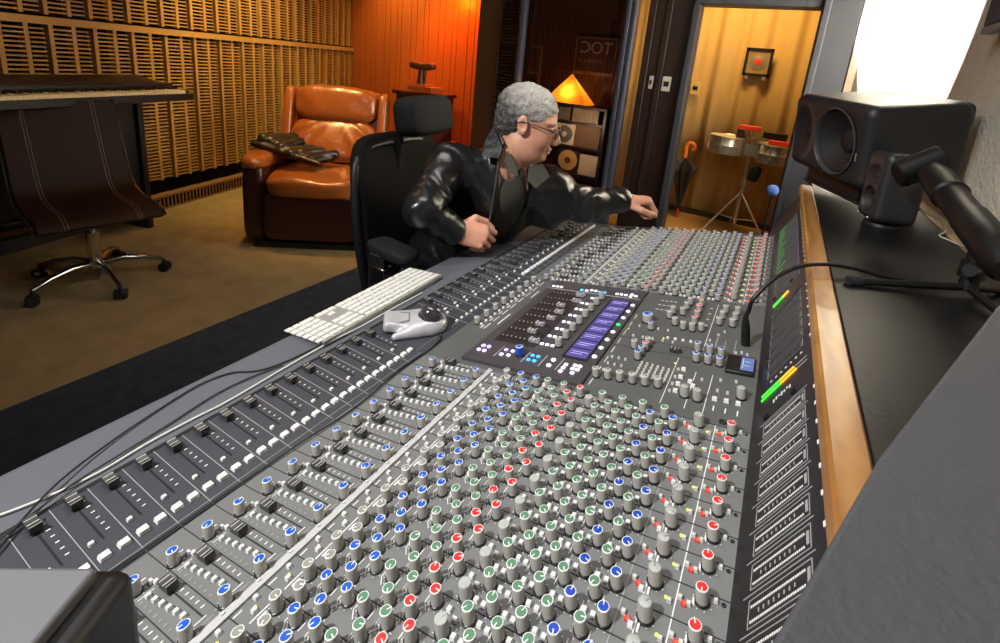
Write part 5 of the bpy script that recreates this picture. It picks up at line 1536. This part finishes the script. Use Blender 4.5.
hand(wrL + xL * 0.018, xL, yL, zL, ((0.95, 1.30, 0.8), (1.05, 1.35, 0.9), (1.1, 1.4, 0.9), (1.15, 1.4, 0.9)), (0.0, 0.0, 0.0, 0.0),
     ((0.050, 0.046, -0.022), (0.082, 0.044, -0.036), (0.106, 0.032, -0.046)))
M_skinp = mat('skin', (214, 164, 136), 0.5, noise=0.14, nscale=16, bump=0.05, bscale=220, rgb2=(190, 128, 104))
M_skinp.node_tree.nodes['Principled BSDF'].inputs['Subsurface Weight'].default_value = 0.08
M_skinp.node_tree.nodes['Principled BSDF'].inputs['Subsurface Radius'].default_value = (0.02, 0.008, 0.004)
man = link('person', B_.mb().mesh('person', [M_skinp], 180), None)
tag(man, 'man in a black leather jacket and glasses reaching across the console', 'person')
# eyes
M_eye = mat('eye', (226, 220, 210), 0.15); M_iris = mat('iris', (52, 40, 32), 0.15)
for s_ in (-1, 1):
    ml_ = Matrix(HR.tolist())
    mb = MB().superbox(tuple(H(0.0745, s_ * 0.031, 0.002)), (0.022, 0.022, 0.020), 2, 8, 0, ml_)
    mb.superbox(tuple(H(0.0835, s_ * 0.031 - 0.001, 0.000)), (0.006, 0.010, 0.010), 2, 6, 1, ml_)
    part('eye', mb, [M_eye, M_iris], man, sharp=80)
# hair: short, grey, receding
HF = Field(HC - 0.16, HC + 0.17, 0.0036)
HF.ell(H(-0.018, 0, 0.039), (0.1015, 0.0805, 0.0855), HR, 0.01)
HF.ell(H(-0.060, 0, -0.022), (0.050, 0.064, 0.056), HR, 0.03)
HF.ell(H(0.118, 0, -0.040), (0.088, 0.16, 0.108), HR, op='sub', k=0.014)
HF.ell(H(0.030, 0, -0.130), (0.085, 0.15, 0.090), HR, op='sub', k=0.012)
for s_ in (-1, 1):
    HF.ell(H(-0.008, s_ * 0.090, -0.008), (0.024, 0.030, 0.036), HR, op='sub', k=0.006)
def curls(X, Y, Z):
    return 0.0016 * np.sin(165 * X + 2.2 * np.sin(70 * Z)) * np.sin(150 * Y + 2 * np.sin(80 * X)) + 0.0012 * np.sin(230 * Z + 3 * np.sin(60 * Y)) + 0.0016 * np.sin(360 * X + 300 * Z) * np.sin(340 * Y + 220 * Z)
HF.fn(HC - 0.17, HC + 0.18, curls)
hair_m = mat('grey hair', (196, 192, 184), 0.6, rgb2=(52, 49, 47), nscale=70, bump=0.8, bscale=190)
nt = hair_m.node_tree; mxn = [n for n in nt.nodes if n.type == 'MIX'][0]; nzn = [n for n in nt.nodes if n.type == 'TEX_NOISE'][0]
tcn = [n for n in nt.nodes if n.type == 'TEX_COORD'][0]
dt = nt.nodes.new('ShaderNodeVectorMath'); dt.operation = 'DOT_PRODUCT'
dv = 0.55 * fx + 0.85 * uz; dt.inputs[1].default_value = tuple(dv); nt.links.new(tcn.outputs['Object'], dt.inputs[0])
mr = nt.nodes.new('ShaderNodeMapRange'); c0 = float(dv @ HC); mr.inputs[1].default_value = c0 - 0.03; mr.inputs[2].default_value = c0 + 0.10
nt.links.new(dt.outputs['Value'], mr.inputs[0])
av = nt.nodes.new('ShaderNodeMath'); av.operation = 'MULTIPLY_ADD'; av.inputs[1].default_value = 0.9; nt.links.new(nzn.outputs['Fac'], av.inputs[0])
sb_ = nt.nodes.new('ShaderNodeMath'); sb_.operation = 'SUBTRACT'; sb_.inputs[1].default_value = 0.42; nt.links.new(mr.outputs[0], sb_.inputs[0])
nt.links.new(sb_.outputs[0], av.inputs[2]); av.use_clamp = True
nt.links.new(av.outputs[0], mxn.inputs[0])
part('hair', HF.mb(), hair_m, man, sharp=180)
# glasses
M_gl = mat('dark spectacle frame', (30, 22, 20), 0.3)
gp = [(0.1035, 0.008), (0.1035, 0.020), (0.100, 0.040), (0.094, 0.056)]
mb = MB()
for s_ in (-1, 1):
    ring = []
    for k in range(25):
        a = 2 * pi * k / 24
        e = (abs(cos(a)) ** 0.7 * math.copysign(1, cos(a)), abs(sin(a)) ** 0.7 * math.copysign(1, sin(a)))
        yy = s_ * (0.034 + 0.024 * e[0]); zz = -0.001 + 0.0165 * e[1]
        ring.append(tuple(H(0.104 - 0.35 * (abs(yy) - 0.01) ** 2 * 20 * 0.35, yy, zz)))
    mb.tube(ring, 0.0019, 6)
    mb.tube([tuple(H(0.0985, s_ * 0.058, 0.008)), tuple(H(0.085, s_ * 0.076, 0.009)), tuple(H(0.02, s_ * 0.084, 0.010)), tuple(H(-0.018, s_ * 0.086, 0.006)), tuple(H(-0.034, s_ * 0.083, -0.012))], 0.0018, 6, 0, 3)
mb.tube([tuple(H(0.104, -0.011, 0.004)), tuple(H(0.109, 0, 0.008)), tuple(H(0.104, 0.011, 0.004))], 0.0018, 6, 0, 3)
gs = part('glasses', mb, M_gl, man)
mb = MB()
for s_ in (-1, 1):
    c0 = H(0.1025, s_ * 0.034, -0.001)
    mb.lathe([(0.020, 0.0), (0.001, 0.0012)], 20, 0, Matrix(HR.tolist()) @ RY(radians(90)), tuple(c0), closed=False)
part('lens', mb, glass_mat('spectacle glass', (250, 250, 250), 0.10), gs)

# clothes
tl = unit(shL - shR); tf = unit(V3(tl[1], -tl[0], 0.0))       # torso left and torso front
JF = Field((-1.24, 0.86, 0.44), (-0.40, 1.84, 1.20), 0.0055)
fd_ = (0.0035, 75, 2.2)
JF.cap(hp + V3(0.01, 0, 0.06), chest, 0.160, 0.150, 0.05, fold=(0.006, 46, 3)).cap(chest - V3(0, 0, 0.02), (shR + shL) / 2 + V3(0, 0, -0.05), 0.145, 0.110, 0.05)
JF.cap(shR, shL, 0.074, 0.068, 0.05)
JF.cap((shR + shL) / 2 - tf * 0.02, nk, 0.085, 0.076, 0.03)
JF.cap(shR, elR, 0.072, 0.054, 0.03, fold=(0.0060, 75, 2.6)).cap(elR, wrR - dR * 0.0, 0.056, 0.045, 0.02, fold=(0.0050, 95, 2.2))
JF.cap(shL, elL, 0.068, 0.062, 0.035, fold=(0.0065, 75, 2.4)).cap(elL, wrL - dL * 0.0, 0.063, 0.046, 0.025, fold=(0.0055, 95, 2.2))
JF.cap(wrR - dR * 0.018, wrR + dR * 0.004, 0.047, 0.047, 0.008).cap(wrL - dL * 0.018, wrL + dL * 0.004, 0.048, 0.048, 0.008)
JF.cap(shL + V3(-0.03, 0.02, -0.03), V3(-0.70, 1.535, 0.935), 0.085, 0.092, 0.04, fold=(0.005, 60, 2.4))
# hollow cuffs and an open front
JF.cap(wrR - dR * 0.02, wrR + dR * 0.07, 0.034, 0.036, 0.003, 'sub').cap(wrL - dL * 0.02, wrL + dL * 0.07, 0.033, 0.035, 0.003, 'sub')
fr0 = nk + tf * 0.075 + V3(0, 0, 0.03); fr1 = chest + tf * 0.145 - V3(0, 0, 0.26)
JF.cap(fr0 + tl * 0.015, fr1 + tl * 0.03, 0.058, 0.060, 0.012, 'sub')
JF.cap(nk, nk + V3(0, 0, 0.12) + tf * 0.05, 0.066, 0.085, 0.01, 'sub')
M_jkt = mat('black leather', (23, 23, 25), 0.30, noise=0.2, nscale=10, bump=0.28, bscale=34, coat=0.15)
jk = part('leather_jacket', JF.mb(), M_jkt, man, sharp=180)
SF = Field((-1.15, 1.05, 0.55), (-0.55, 1.60, 1.22), 0.006)
SF.cap(hp + V3(0.03, 0, 0.10), chest, 0.142, 0.140, 0.05, fold=(0.003, 60, 2)).cap(chest, (shR + shL) / 2 + V3(0, 0, -0.04), 0.132, 0.098, 0.05).cap((shR + shL) / 2, nk + V3(0, 0, 0.005), 0.080, 0.071, 0.03)
SF.cap(nk + tf * 0.05 + V3(0, 0, 0.03), chest + tf * 0.145 + V3(0, 0, 0.075), 0.044, 0.018, 0.012, 'sub')
SF.cap(nk + V3(0, 0, 0.0), nk + V3(0, 0, 0.12) + tf * 0.06, 0.0635, 0.080, 0.004, 'sub')
M_shirt = mat('dark olive shirt', (62, 60, 50), 0.85, noise=0.25, nscale=22, bump=0.2, bscale=300)
sh_ = part('shirt', SF.mb(), M_shirt, man, sharp=180)
def flap(pts, th, m, name, parent, off=0.0):
    """a collar leaf: a polygon in space given thickness along its own normal"""
    P_ = [V3(*p) for p in pts]
    n_ = unit(np.cross(P_[1] - P_[0], P_[2] - P_[0]))
    k = len(P_)
    mb = MB().add([tuple(p) for p in P_] + [tuple(p + n_ * th) for p in P_], [tuple(reversed(range(k))), tuple(range(k, 2 * k))] + [(i, (i + 1) % k, k + (i + 1) % k, k + i) for i in range(k)])
    return part(name, mb, m, parent, bevel=0.0025)
CW = V3(0, 0, 0)
# jacket collar: near leaf, far leaf and the stand behind the neck
flap([(-0.837, 1.371, 1.226), (-0.838, 1.318, 1.172), (-0.806, 1.246, 1.128), (-0.752, 1.268, 1.126), (-0.772, 1.322, 1.186)], 0.008, M_jkt, 'collar', jk)
part('collar_stand', MB().tube([(-0.762, 1.298, 1.165), (-0.800, 1.325, 1.198), (-0.834, 1.372, 1.212), (-0.826, 1.420, 1.205), (-0.780, 1.455, 1.185), (-0.715, 1.455, 1.150)], 0.008, 8, 0, 4), M_jkt, jk, sharp=180)
# open shirt collar
flap([(-0.748, 1.296, 1.156), (-0.716, 1.292, 1.124), (-0.690, 1.284, 1.080), (-0.714, 1.272, 1.088), (-0.746, 1.278, 1.120)], 0.005, M_shirt, 'shirt_collar', sh_)
flap([(-0.690, 1.345, 1.108), (-0.655, 1.372, 1.118), (-0.622, 1.372, 1.082), (-0.650, 1.332, 1.040), (-0.676, 1.318, 1.066)], 0.005, M_shirt, 'shirt_collar', sh_)
for s_, l0 in ((-1, -0.058),):
    pts = [tuple(fr0 + (fr1 - fr0) * t_ + tl * (l0 * (0.9 + 0.1 * t_)) + tf * (0.012 + 0.020 * sin(pi * t_)) + V3(0, 0, 0)) for t_ in (0.10, 0.25, 0.40, 0.55, 0.68)]
    part('zip', MB().tube(pts, 0.0028, 6, 0, 4), mat('dull zip', (120, 118, 112), 0.35, metal=0.8), jk)
TF = Field((-1.24, 1.0, 0.05), (-0.42, 1.68, 0.78), 0.007)
TF.cap(hp - V3(0, 0.03, 0), hp + V3(0, 0.03, 0), 0.15, 0.15, 0.03)
for h_, k_, a_ in KN_:
    TF.cap(h_, k_, 0.098, 0.073, 0.03).cap(k_, a_ + V3(0, 0, 0.03), 0.068, 0.056, 0.03)
part('trousers', TF.mb(), mat('dark denim', (34, 36, 46), 0.85, noise=0.3, nscale=20), man, sharp=180)
for h_, k_, a_ in KN_:
    mb = MB().superbox((a_[0] + 0.07, a_[1], 0.052), (0.28, 0.105, 0.10), 3, 10, fn=lambda x, y, z: (0, 0, -0.03 * max(0, x) if z > 0 else 0))
    part('shoe', mb, M_black, man, sharp=80)
